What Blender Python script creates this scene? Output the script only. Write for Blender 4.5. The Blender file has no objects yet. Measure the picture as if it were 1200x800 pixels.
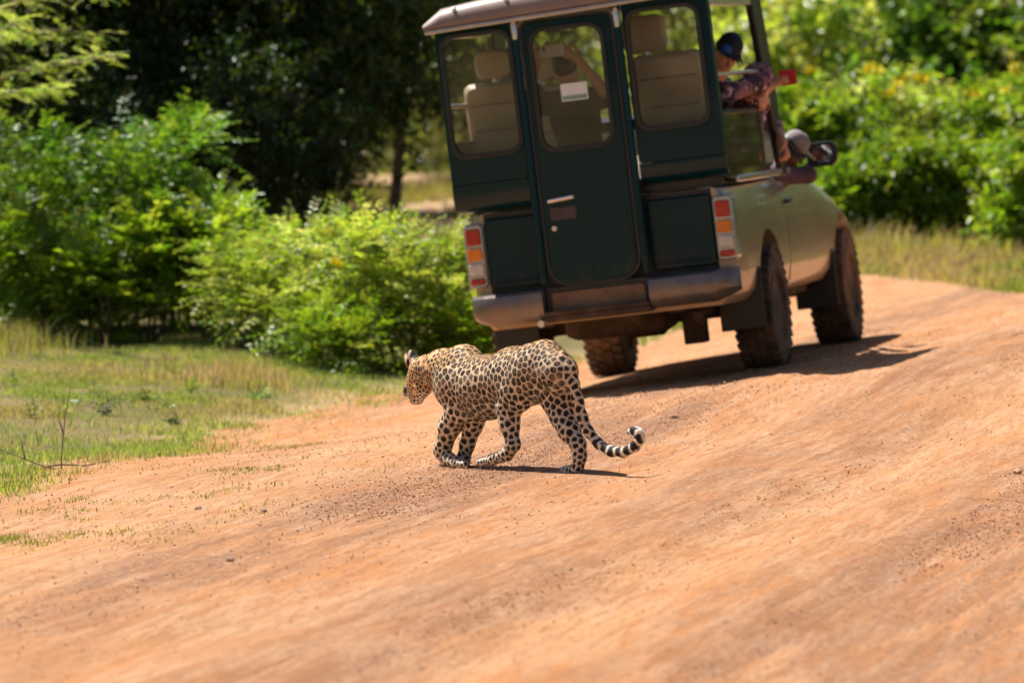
import bpy, bmesh, math, random
from mathutils.kdtree import KDTree
import numpy as np
from mathutils import Vector, Matrix, noise as mnoise

random.seed(7)
rng = np.random.default_rng(11)
S = bpy.context.scene
COL = S.collection
rad = math.radians

# ------------------------------------------------------------------ camera, sky, sun, exposure
F_PX = 8190.0                      # focal length in pixels of a 1200-wide frame
CAM_H = 2.5
PITCH = math.atan(423.0 / F_PX)
cam_d = bpy.data.cameras.new("camera")
cam = bpy.data.objects.new("camera", cam_d)
COL.objects.link(cam)
cam.location = (0, 0, CAM_H)
cam.rotation_euler = (math.pi / 2 - PITCH, 0, 0)
cam_d.sensor_width = 36.0
cam_d.lens = F_PX / 1200 * 36.0
cam_d.clip_start = 0.5
cam_d.clip_end = 3000
cam_d.dof.use_dof = True
cam_d.dof.focus_distance = 36.0
cam_d.dof.aperture_fstop = 3.3
cam_d.dof.aperture_blades = 9
S.camera = cam

SUN_TO = Vector((-0.44, 0.34, 0.95)).normalized()
sun_d = bpy.data.lights.new("sun", 'SUN')
sun_d.energy = 5.0
sun_d.angle = rad(0.53)
sun_d.color = (1.0, 0.95, 0.86)
sun = bpy.data.objects.new("sun", sun_d)
COL.objects.link(sun)
sun.rotation_euler = (-SUN_TO).to_track_quat('-Z', 'Y').to_euler()
sun.location = (-20, 30, 60)

W = bpy.data.worlds.new("World")
S.world = W
W.use_nodes = True
wn = W.node_tree
wn.nodes.clear()
sky = wn.nodes.new("ShaderNodeTexSky")
sky.sky_type = 'NISHITA'
sky.sun_disc = False
sky.sun_elevation = math.asin(SUN_TO.z)
sky.sun_rotation = math.atan2(SUN_TO.x, SUN_TO.y)
sky.air_density = 1.0
sky.dust_density = 1.5
bgn = wn.nodes.new("ShaderNodeBackground")
bgn.inputs['Strength'].default_value = 0.05
won = wn.nodes.new("ShaderNodeOutputWorld")
wn.links.new(sky.outputs[0], bgn.inputs[0])
wn.links.new(bgn.outputs[0], won.inputs[0])

S.view_settings.view_transform = 'Standard'
S.view_settings.look = 'None'
S.view_settings.exposure = 0.84
S.view_settings.gamma = 1.0
S.render.engine = 'CYCLES'
S.cycles.max_bounces = 8
S.cycles.transparent_max_bounces = 12
S.cycles.use_denoising = True

# ------------------------------------------------------------------ helpers
def link(o, parent=None):
    COL.objects.link(o)
    if parent is not None:
        o.parent = parent
    return o

def mesh_np(name, verts, faces, mat=None, smooth=False):
    """mesh from numpy verts (N,3) and faces (M,k)"""
    me = bpy.data.meshes.new(name)
    verts = np.asarray(verts, dtype=np.float32)
    faces = np.asarray(faces, dtype=np.int32)
    k = faces.shape[1]
    me.vertices.add(len(verts))
    me.vertices.foreach_set("co", verts.ravel())
    me.loops.add(faces.size)
    me.loops.foreach_set("vertex_index", faces.ravel())
    me.polygons.add(len(faces))
    me.polygons.foreach_set("loop_start", np.arange(0, faces.size, k, dtype=np.int32))
    me.polygons.foreach_set("loop_total", np.full(len(faces), k, dtype=np.int32))
    if smooth:
        me.polygons.foreach_set("use_smooth", np.ones(len(faces), dtype=bool))
    me.update(calc_edges=True)
    if mat:
        me.materials.append(mat)
    return me

def set_col(me, cols, name="tint"):
    a = me.attributes.new(name, 'FLOAT_COLOR', 'POINT')
    c = np.ones((len(me.vertices), 4), dtype=np.float32)
    c[:, :cols.shape[1]] = cols
    a.data.foreach_set("color", c.ravel())

def obj(name, me, parent=None):
    return link(bpy.data.objects.new(name, me), parent)

def from_bm(name, bm, mat, parent=None, smooth=False, bevel=0.0, autosmooth=True):
    me = bpy.data.meshes.new(name)
    bmesh.ops.recalc_face_normals(bm, faces=bm.faces[:])
    bm.to_mesh(me)
    bm.free()
    me.materials.append(mat)
    if smooth:
        me.polygons.foreach_set("use_smooth", [True] * len(me.polygons))
        if autosmooth:
            me.set_sharp_from_angle(angle=rad(40))
    o = obj(name, me, parent)
    if bevel > 0:
        b = o.modifiers.new("b", 'BEVEL')
        b.width = bevel
        b.segments = 2
        b.limit_method = 'ANGLE'
        b.angle_limit = rad(35)
        me.polygons.foreach_set("use_smooth", [True] * len(me.polygons))
        me.set_sharp_from_angle(angle=rad(60))
    return o

def tag(o, label=None, cat=None, group=None, kind=None):
    if label: o['label'] = label
    if cat: o['category'] = cat
    if group: o['group'] = group
    if kind: o['kind'] = kind
    return o

def empty(name, loc=(0, 0, 0)):
    o = bpy.data.objects.new(name, None)
    o.empty_display_size = 0.2
    o.location = loc
    return link(o)

def sstep(a, b, x):
    t = np.clip((np.asarray(x, dtype=float) - a) / (b - a), 0, 1)
    return t * t * (3 - 2 * t)

# value noise in numpy
_perm = np.random.default_rng(5).random((256, 256))
def vnoise(x, y):
    x = np.asarray(x, float); y = np.asarray(y, float)
    xi = np.floor(x).astype(int); yi = np.floor(y).astype(int)
    fx = x - xi; fy = y - yi
    fx = fx * fx * (3 - 2 * fx); fy = fy * fy * (3 - 2 * fy)
    g = lambda a, b: _perm[a & 255, b & 255]
    return ((g(xi, yi) * (1 - fx) + g(xi + 1, yi) * fx) * (1 - fy)
            + (g(xi, yi + 1) * (1 - fx) + g(xi + 1, yi + 1) * fx) * fy) * 2 - 1
def fnoise(x, y, o=4):
    r = 0; a = 1.0; t = 0
    for i in range(o):
        r = r + a * vnoise(x * 2 ** i + 17.3 * i, y * 2 ** i + 5.1 * i); t += a; a *= 0.5
    return r / t

# ------------------------------------------------------------------ node materials
class NT:
    def __init__(s, name):
        s.m = bpy.data.materials.new(name)
        s.m.use_nodes = True
        s.t = s.m.node_tree
        s.t.nodes.clear()
        s.out = s.t.nodes.new("ShaderNodeOutputMaterial")
    def n(s, typ, **kw):
        nd = s.t.nodes.new("ShaderNode" + typ)
        for k, v in kw.items():
            if k == 'ins':
                for kk, vv in v.items():
                    if hasattr(vv, 'is_output'):
                        s.t.links.new(vv, nd.inputs[kk])
                    else:
                        nd.inputs[kk].default_value = vv
            else:
                setattr(nd, k, v)
        return nd
    def l(s, a, b): s.t.links.new(a, b)
    def noise(s, vec, scale, detail=4, rough=0.55):
        nd = s.n("TexNoise", ins={'Scale': scale, 'Detail': detail, 'Roughness': rough})
        if vec is not None: s.l(vec, nd.inputs['Vector'])
        return nd.outputs['Fac']
    def ramp(s, fac, stops):
        nd = s.n("ValToRGB", ins={'Fac': fac})
        cr = nd.color_ramp
        while len(cr.elements) < len(stops): cr.elements.new(0.5)
        for e, (p, c) in zip(cr.elements, stops):
            e.position = p
            e.color = (*c, 1) if hasattr(c, '__len__') else (c, c, c, 1)
        return nd.outputs['Color']
    def mix(s, fac, a, b, mode='MIX'):
        nd = s.n("Mix", data_type='RGBA', blend_type=mode)
        for sock, v in ((nd.inputs[0], fac), (nd.inputs[6], a), (nd.inputs[7], b)):
            if hasattr(v, 'is_output'): s.l(v, sock)
            elif hasattr(v, '__len__'): sock.default_value = (*v, 1)
            else: sock.default_value = v
        return nd.outputs[2]
    def math(s, op, a, b=0.0):
        nd = s.n("Math", operation=op)
        for sock, v in ((nd.inputs[0], a), (nd.inputs[1], b)):
            if hasattr(v, 'is_output'): s.l(v, sock)
            else: sock.default_value = v
        return nd.outputs[0]
    def coord(s, which='Object'):
        return s.n("TexCoord").outputs[which]
    def mapping(s, vec, scale=(1, 1, 1), rot=(0, 0, 0)):
        nd = s.n("Mapping", ins={'Scale': scale, 'Rotation': rot})
        s.l(vec, nd.inputs['Vector'])
        return nd.outputs[0]
    def bump(s, h, strength=0.5, dist=0.01):
        nd = s.n("Bump", ins={'Strength': strength, 'Distance': dist, 'Height': h})
        return nd.outputs[0]
    def bsdf(s, col, rough=0.5, normal=None, **kw):
        b = s.n("BsdfPrincipled")
        for k, v in (('Base Color', col), ('Roughness', rough)):
            if hasattr(v, 'is_output'): s.l(v, b.inputs[k])
            elif hasattr(v, '__len__'): b.inputs[k].default_value = (*v, 1)
            else: b.inputs[k].default_value = v
        for k, v in kw.items():
            k = k.replace('_', ' ')
            if hasattr(v, 'is_output'): s.l(v, b.inputs[k])
            else: b.inputs[k].default_value = v
        if normal is not None: s.l(normal, b.inputs['Normal'])
        return b.outputs[0]
    def done(s, sh):
        s.l(sh, s.out.inputs['Surface'])
        return s.m

def simple(name, col, rough=0.5, metallic=0.0, var=0.25, scale=9.0, dust=0.0, coat=0.0, bump=0.0):
    """plain procedural surface: base colour broken up by noise, with optional dust"""
    t = NT(name)
    co = t.coord()
    f = t.noise(co, scale, 5)
    c = t.mix(t.ramp(f, [(0.3, 0.0), (0.7, 1.0)]), tuple(x * (1 - var) for x in col), tuple(min(1, x * (1 + var)) for x in col))
    if dust > 0:
        d = t.ramp(t.noise(co, 3.3, 6, 0.65), [(0.62 - dust * 0.5, 0.0), (0.95 - dust * 0.4, 0.85)])
        c = t.mix(d, c, (0.33, 0.18, 0.09))
        rg = t.mix(d, (rough,) * 3, (0.8,) * 3)
    else:
        rg = rough
    nm = t.bump(t.noise(co, scale * 8, 4), bump, 0.01) if bump > 0 else None
    return t.done(t.bsdf(c, rg, nm, Metallic=metallic, Coat_Weight=coat, Coat_Roughness=0.06))

# ---- leaves
def leaf_mat(name, spec=0.5, trans=0.42, rough=0.36):
    t = NT(name)
    a = t.n("Attribute", attribute_name="tint").outputs['Color']
    b = t.bsdf(a, rough, None, Specular_IOR_Level=spec)
    tc = t.mix(1.0, a, (1.68, 1.72, 0.48), 'MULTIPLY')
    tr = t.n("BsdfTranslucent")
    t.l(tc, tr.inputs['Color'])
    mx = t.n("MixShader", ins={0: trans})
    t.l(b, mx.inputs[1]); t.l(tr.outputs[0], mx.inputs[2])
    return t.done(mx.outputs[0])
M_LEAF = leaf_mat("leaf")
M_GRASS = leaf_mat("grass_blade", 0.25, 0.35, 0.55)
M_BARK = simple("bark", (0.16, 0.12, 0.09), 0.9, var=0.5, scale=14, bump=0.6)
M_TWIG = simple("dry_twig", (0.26, 0.19, 0.13), 0.85, var=0.4, scale=20)
M_FLOWER = simple("yellow_petal", (0.90, 0.74, 0.03), 0.6, var=0.15)

# ---- red dirt road: ruts and gravel bands run along the road's direction
ROAD_A = rad(11.5)
def road_material():
    t = NT("red_dirt_road")
    co = t.coord()
    al = t.mapping(co, (1, 1, 1), (0, 0, ROAD_A))       # y now runs along the road
    st = t.mapping(al, (1.0, 0.14, 1.0))
    st2 = t.mapping(al, (3.2, 0.22, 1.0))
    band = t.noise(st, 1.7, 7, 0.62)
    band2 = t.noise(st2, 1.25, 7, 0.68)
    band3 = t.noise(t.mapping(al, (7.0, 0.5, 1.0)), 1.6, 6, 0.7)
    blot = t.noise(co, 0.7, 6, 0.6)
    fine = t.noise(co, 30, 6, 0.8)
    grit = t.noise(co, 120, 3, 0.7)
    ux = t.n("SeparateXYZ", ins={0: al}).outputs[0]
    wob = t.math('MULTIPLY', t.math('SUBTRACT', t.noise(t.mapping(al, (0.9, 0.16, 1)), 1.0, 5, 0.6), 0.5), 1.5)
    uu = t.math('ADD', ux, wob)
    # bands across the road: swept wheel tracks and the loose ridges between them
    bands = t.n("MapRange", ins={0: uu, 1: -10.12, 2: -2.62, 3: 0.0, 4: 1.0}).outputs[0]      # u = -2 .. 5.5
    pos = lambda u_: (u_ + 2.0) / 7.5
    P_ = (0.82, 0.430, 0.200); O_ = (0.73, 0.300, 0.105); B_ = (0.46, 0.185, 0.072)
    c = t.ramp(bands, [(pos(-1.6), O_), (pos(-.8), P_), (pos(.0), P_), (pos(.45), (0.56, 0.28, 0.145)), (pos(1.0), (0.50, 0.235, 0.115)), (pos(1.35), O_), (pos(1.75), (0.70, 0.36, 0.18)), (pos(2.1), B_), (pos(2.5), (0.50, 0.225, 0.10)), (pos(2.85), P_), (pos(3.25), O_), (pos(3.7), B_), (pos(4.3), O_)])
    gz = t.ramp(bands, [(pos(-.2), 0.15), (pos(.35), 1.0), (pos(1.0), 1.0), (pos(1.4), 0.10), (pos(1.8), 0.15), (pos(2.1), 0.75), (pos(2.5), 0.7), (pos(2.8), 0.05), (pos(3.2), 0.25), (pos(3.7), 0.9)])
    c = t.mix(t.ramp(band, [(0.40, 0.75), (0.60, 0.0)]), c, (0.50, 0.245, 0.12))
    c = t.mix(t.ramp(band3, [(0.46, 0.7), (0.58, 0.0)]), c, (0.72, 0.43, 0.26))
    c = t.mix(t.ramp(blot, [(0.46, 0.0), (0.62, 0.55)]), c, (0.66, 0.29, 0.115))
    # grit dragged out along the wheel tracks
    g2 = t.noise(t.mapping(al, (1.0, 0.06, 1.0)), 62, 4, 0.75)
    g3 = t.noise(t.mapping(al, (1.0, 0.05, 1.0)), 20, 5, 0.75)
    c = t.mix(t.ramp(g2, [(0.53, 0.0), (0.64, 0.75)]), c, (0.36, 0.165, 0.085))
    c = t.mix(t.ramp(g2, [(0.30, 0.55), (0.42, 0.0)]), c, (0.88, 0.54, 0.32))
    c = t.mix(t.ramp(g3, [(0.51, 0.0), (0.60, 0.6)]), c, (0.50, 0.215, 0.095))
    # loose dark gravel lying in streaks
    gm = t.math('MULTIPLY', t.ramp(band2, [(0.40, 0.0), (0.54, 1.0)]), t.ramp(fine, [(0.40, 0.0), (0.56, 1.0)]))
    gm = t.math('MULTIPLY', gm, gz)
    c = t.mix(gm, c, (0.29, 0.155, 0.095))
    sp = t.ramp(grit, [(0.56, 0.0), (0.66, 0.6)])
    c = t.mix(sp, c, (0.26, 0.13, 0.08))
    c = t.mix(t.ramp(t.noise(co, 95, 2), [(0.66, 0.0), (0.74, 0.6)]), c, (0.80, 0.58, 0.42))
    h = t.math('ADD', t.math('MULTIPLY', fine, 0.7), t.math('MULTIPLY', grit, 0.3))
    h = t.math('ADD', h, t.math('MULTIPLY', band2, 0.8))
    return t.done(t.bsdf(c, 0.95, t.bump(h, 0.9, 0.035), Specular_IOR_Level=0.15))
M_ROAD = road_material()

def soil_material():
    t = NT("verge_soil")
    co = t.coord()
    a = t.noise(co, 1.1, 6, 0.6)
    b = t.noise(co, 11, 5, 0.7)
    c = t.ramp(a, [(0.38, (0.13, 0.11, 0.045)), (0.55, (0.22, 0.15, 0.07)), (0.7, (0.30, 0.19, 0.10))])
    c = t.mix(t.ramp(b, [(0.4, 0.0), (0.66, 0.8)]), c, (0.09, 0.10, 0.03))
    # bare tan ground out in the clearing
    at = t.n("Attribute", attribute_name="tint").outputs['Color']
    sand = t.n("SeparateColor", ins={0: at}).outputs[0]
    c = t.mix(t.math('MULTIPLY', sand, t.ramp(a, [(0.25, 0.5), (0.6, 1.0)])), c, (0.52, 0.33, 0.19))
    return t.done(t.bsdf(c, 0.95, t.bump(b, 0.8, 0.03), Specular_IOR_Level=0.15))
M_SOIL = soil_material()
M_STONE = simple("gravel_stone", (0.27, 0.16, 0.11), 0.9, var=0.45, scale=3.0)

# ------------------------------------------------------------------ the ground
JO = np.array([0.90, 45.15])
SA, CA = math.sin(ROAD_A), math.cos(ROAD_A)
BANK = rad(7.0)
def uv_of(x, y):
    return (x - JO[0]) * CA - (y - JO[1]) * SA, (x - JO[0]) * SA + (y - JO[1]) * CA
def H(x, y):
    """ground height: a cambered road, higher on its right, levelling out ahead"""
    x = np.asarray(x, float); y = np.asarray(y, float)
    u, v = uv_of(x, y)
    au = np.abs(u)
    f = np.where(au < 1.2, u, np.sign(u) * (1.2 + 1.0 * (1 - np.exp(-np.maximum(au - 1.2, 0) / 1.0))))
    z = -0.093 + math.tan(BANK) * f
    f = np.where(u < 0, f * 1.42, f)
    f = f + 1.9 * sstep(-1.3, -4.6, u) * (1 + 0 * y)
    f = f * (0.30 + 0.70 * np.maximum(sstep(38.0, 43.0, y), 0.5 * sstep(-1.3, -3.5, u)))
    z = -0.093 + math.tan(BANK) * f
    k = sstep(63, 53, y) * sstep(-10, 12, y)
    z = z * k + 0.012 * (1 - k)
    z = z + 0.35 * sstep(120, 420, y) * sstep(0, 200, y) * 2
    return z
def ray(px, py):
    sp, cp = math.sin(PITCH), math.cos(PITCH)
    dx, du = (px - 600), (400 - py)
    return np.array([dx, F_PX * cp + du * sp, -F_PX * sp + du * cp]) / F_PX
def P(px, py, Y):
    """the world point at distance Y seen at pixel px,py of the 1200x800 photograph"""
    r = ray(px, py)
    q = r / r[1] * Y
    return np.array([q[0], q[1], q[2] + CAM_H])
def G(px, py):
    """the ground point seen at a pixel"""
    lo, hi = 8.0, 300.0
    r = ray(px, py); r = r / r[1]
    for Y in np.arange(8, 300, 0.25):
        if CAM_H + r[2] * Y < H(r[0] * Y, Y):
            hi = Y; lo = Y - 0.25; break
    for _ in range(30):
        m = (lo + hi) / 2
        if CAM_H + r[2] * m < H(r[0] * m, m): hi = m
        else: lo = m
    return np.array([r[0] * hi, hi, float(H(r[0] * hi, hi))])

left_edge = [(-7, -60), (-6, 0), (-5.0, 18)] + [tuple(G(*p)[:2]) for p in
             ((-150, 618), (0, 582), (200, 534), (330, 500), (470, 466), (600, 443), (690, 424))] + [(1.25, 54.5), (2.0, 57.6)] + \
            [tuple(G(*p)[:2]) for p in ((1000, 325), (1090, 336), (1200, 349))] + [(7, 53.6), (14, 53.0), (40, 54)]
right_edge = [(40, 46.5), (14, 46.0), (9.0, 44.8), (6.6, 41.5), (5.4, 37), (4.7, 30), (4.6, 20), (5.2, 0), (6.5, -60)]
POLY = np.array(left_edge + right_edge)
def road_sd(x, y):
    """signed distance to the road outline, negative on the road"""
    p = np.stack([np.asarray(x, float).ravel(), np.asarray(y, float).ravel()], 1)
    d = np.full(len(p), 1e9); ins = np.zeros(len(p), bool)
    n = len(POLY)
    for i in range(n):
        a = POLY[i]; b = POLY[(i + 1) % n]
        e = b - a; w = p - a
        t = np.clip((w @ e) / (e @ e), 0, 1)
        q = w - t[:, None] * e
        d = np.minimum(d, (q * q).sum(1))
        c = (a[1] > p[:, 1]) != (b[1] > p[:, 1])
        xi = a[0] + (p[:, 1] - a[1]) / (b[1] - a[1] + 1e-12) * e[0]
        ins ^= c & (p[:, 0] < xi)
    d = np.sqrt(d)
    return np.where(ins, -d, d).reshape(np.shape(x))
def edge_noise(x, y):
    return -0.06 + 0.11 * fnoise(x * 0.9, y * 0.45, 4) + 0.05 * fnoise(x * 5 + 9, y * 3, 3)

def grid_faces(nx, ny, keep=None):
    idx = np.arange(nx * ny).reshape(ny, nx)
    f = np.stack([idx[:-1, :-1], idx[:-1, 1:], idx[1:, 1:], idx[1:, :-1]], -1).reshape(-1, 4)
    return f if keep is None else f[keep.ravel()]

def build_ground():
    # terrain sheet to the horizon
    xs = np.concatenate([np.linspace(-900, -30, 14), np.arange(-28, -10, 1.5), np.arange(-10, 14, 0.22), np.arange(14, 30, 1.5), np.linspace(30, 900, 14)])
    ys = np.concatenate([np.linspace(-300, 10, 20), np.arange(12, 24, 1.0), np.arange(24, 80, 0.22), np.arange(80, 130, 1.0), np.linspace(132, 1500, 24)])
    X, Y = np.meshgrid(xs, ys)
    sd = road_sd(X, Y)
    Z = H(X, Y) - 0.10 * sstep(-0.12, -0.7, sd) + 0.035 * fnoise(X * 0.8, Y * 0.6) * sstep(-0.2, 1.5, sd)
    v = np.stack([X, Y, Z], -1).reshape(-1, 3)
    me = mesh_np("terrain", v, grid_faces(len(xs), len(ys)), M_SOIL, True)
    sand = sstep(56, 61, Y) * sstep(96, 84, Y) * sstep(-9, -3, X) * sstep(3.0, 0.4, X - (Y - 60) * 0.05)
    sand = np.maximum(sand, sstep(0.75, 0.05, sd + edge_noise(X, Y)) * 0.8)
    set_col(me, sand.reshape(-1, 1).repeat(3, 1))
    tag(obj("ground", me), "grassy earth beside the red dirt road", kind='structure')
    # road sheet
    xs = np.concatenate([np.arange(-16, -6, 1.0), np.arange(-6, 8.5, 0.055), np.arange(8.5, 41, 1.0)])
    ys = np.concatenate([np.arange(-58, 17, 2.0), np.arange(17, 60, 0.06)])
    X, Y = np.meshgrid(xs, ys)
    sd = road_sd(X, Y) + edge_noise(X, Y)
    u, vv = uv_of(X, Y)
    ins = sstep(0.05, -0.8, sd)
    g = lambda c, w, d: -d * np.exp(-((u - c) / w) ** 2)
    wob = 0.12 * fnoise(vv * 0.15, u * 0 + 3.3, 2)
    rel = g(1.55 + wob, 0.17, .055) + g(1.95 + wob, .14, -.03) + g(2.8 + wob, .20, .065) + g(3.2 + wob, .14, -.03) + g(.1 + wob, .2, .02) + g(2.3, .2, -.025) + g(-0.76, .18, .012) + g(.76, .18, .012) + g(3.5, .2, -.03)
    grit = (np.random.default_rng(2).random(X.shape) - .5) * .010 * (.35 + sstep(-.1, .3, fnoise(u * 1.5 + 11, vv * .22 + 4, 4)))
    und = grit + 0.010 * fnoise(u * 0.9 + 4, vv * 0.28 + 8, 4) + 0.014 * fnoise(u * 5.0, vv * 0.45, 5) + 0.007 * fnoise(X * 9, Y * 7, 3)
    near_jeep = np.exp(-(np.maximum(np.abs(u) - .9, 0) / .4) ** 2) * sstep(-2, -1, vv) * sstep(5, 4, vv)
    near_cat = sstep(1.1, .4, np.hypot(X - 0.0, (Y - 36.0)))
    amp = ins * (1 - 0.85 * np.maximum(near_jeep, near_cat))
    Z = H(X, Y) + 0.012 + (rel * .55 + und) * amp
    c = lambda a: (a[:-1, :-1] + a[1:, 1:]) / 2
    keep = c(sd) < 0.12
    fa = grid_faces(len(xs), len(ys), keep)
    used = np.unique(fa)
    mp = -np.ones(X.size, int); mp[used] = np.arange(len(used))
    v = np.stack([X, Y, Z], -1).reshape(-1, 3)[used]
    me = mesh_np("road", v, mp[fa], M_ROAD, True)
    tag(obj("road", me), "rutted orange dirt road", kind='structure')
    return
build_ground()

# ------------------------------------------------------------------ signed-distance bodies (leopard, people)
def V(*a): return np.array(a, float)
def prim_dist(p, pr):
    a, b, ra, rb = pr[0], pr[1], pr[2], pr[3]
    fl = pr[4] if len(pr) > 4 else None
    q = p - a
    d = b - a
    if fl is not None:
        n, k = fl
        q = q + np.outer(q @ n, n) * (k - 1)
        d = d + n * (d @ n) * (k - 1)
    dd = float(d @ d)
    t = np.clip((q @ d) / dd, 0, 1) if dd > 1e-12 else np.zeros(len(p))
    return np.sqrt(((q - t[:, None] * d) ** 2).sum(1)) - (ra + (rb - ra) * t)
def sdf(p, prims, k):
    r = None
    for pr in prims:
        d = prim_dist(p, pr)
        kk = pr[5] if len(pr) > 5 else k
        if r is None: r = d
        else:
            h = np.maximum(kk - np.abs(r - d), 0) / kk
            r = np.minimum(r, d) - h * h * kk * 0.25
    return r
def sdf_mesh(prims, voxel, k):
    """one continuous surface round tapered limbs: a voxel skin drawn onto their smooth union"""
    bm = bmesh.new()
    for pr in prims:
        a, b, ra, rb = pr[:4]
        L = float(np.linalg.norm(b - a))
        n = max(1, int(L / (0.4 * max(min(ra, rb), 0.006)))) if L > 0 else 0
        n = min(n, 40)
        fl = pr[4] if len(pr) > 4 else None
        for i in range(n + 1):
            t = i / n if n else 0
            c = a + (b - a) * t
            r = ra + (rb - ra) * t
            m = Matrix.Translation(Vector(c))
            if fl is not None:
                nn, kk = Vector(fl[0]), fl[1]
                m = m @ Matrix.Scale(1.0 / kk, 4, nn)
            m = m @ Matrix.Diagonal((r, r, r, 1))
            bmesh.ops.create_icosphere(bm, subdivisions=2, radius=1.0, matrix=m)
    me = bpy.data.meshes.new("tmp")
    bm.to_mesh(me); bm.free()
    o = bpy.data.objects.new("tmp", me); COL.objects.link(o)
    md = o.modifiers.new("r", 'REMESH'); md.mode = 'VOXEL'; md.voxel_size = voxel; md.adaptivity = 0
    dg = bpy.context.evaluated_depsgraph_get()
    ev = o.evaluated_get(dg)
    m2 = ev.to_mesh()
    v = np.empty(len(m2.vertices) * 3, np.float32); m2.vertices.foreach_get("co", v); v = v.reshape(-1, 3).astype(float)
    f = np.array([tuple(pl.vertices) for pl in m2.polygons if len(pl.vertices) == 4], dtype=np.int32)
    ev.to_mesh_clear()
    bpy.data.objects.remove(o); bpy.data.meshes.remove(me)
    e = voxel * 0.5
    for it in range(4):
        d = sdf(v, prims, k)
        if it in (0, 2): g = np.stack([(sdf(v + np.eye(3)[i] * e, prims, k) - d) for i in range(3)], 1) / e
        g /= np.maximum(np.linalg.norm(g, axis=1, keepdims=True), 0.3)
        v = v - g * np.clip(d, -3 * voxel, 3 * voxel)[:, None] * 0.8
    # light relaxation
    for it in range(2):
        dst = np.concatenate([f[:, i] for i in range(4)] * 2)
        src = np.concatenate([f[:, (i + 1) % 4] for i in range(4)] + [f[:, (i + 3) % 4] for i in range(4)])
        cnt = np.maximum(np.bincount(dst, minlength=len(v)), 1)
        acc = np.stack([np.bincount(dst, weights=v[src, j], minlength=len(v)) for j in range(3)], 1)
        v = v * 0.6 + 0.4 * acc / cnt[:, None]
    return v, f


# ------------------------------------------------------------------ the leopard
def coat_material():
    t = NT("leopard_coat")
    a = t.n("Attribute", attribute_name="tint").outputs['Color']
    co = t.coord()
    f = t.noise(t.mapping(co, (1, 1, 1)), 210, 3, 0.7)
    c = t.mix(1.0, a, t.ramp(f, [(0.25, 0.72), (0.75, 1.22)]), 'MULTIPLY')
    return t.done(t.bsdf(c, 0.58, t.bump(f, 0.35, 0.006), Specular_IOR_Level=0.28, Sheen_Weight=0.10, Sheen_Roughness=0.4))
M_COAT = coat_material()

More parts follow.
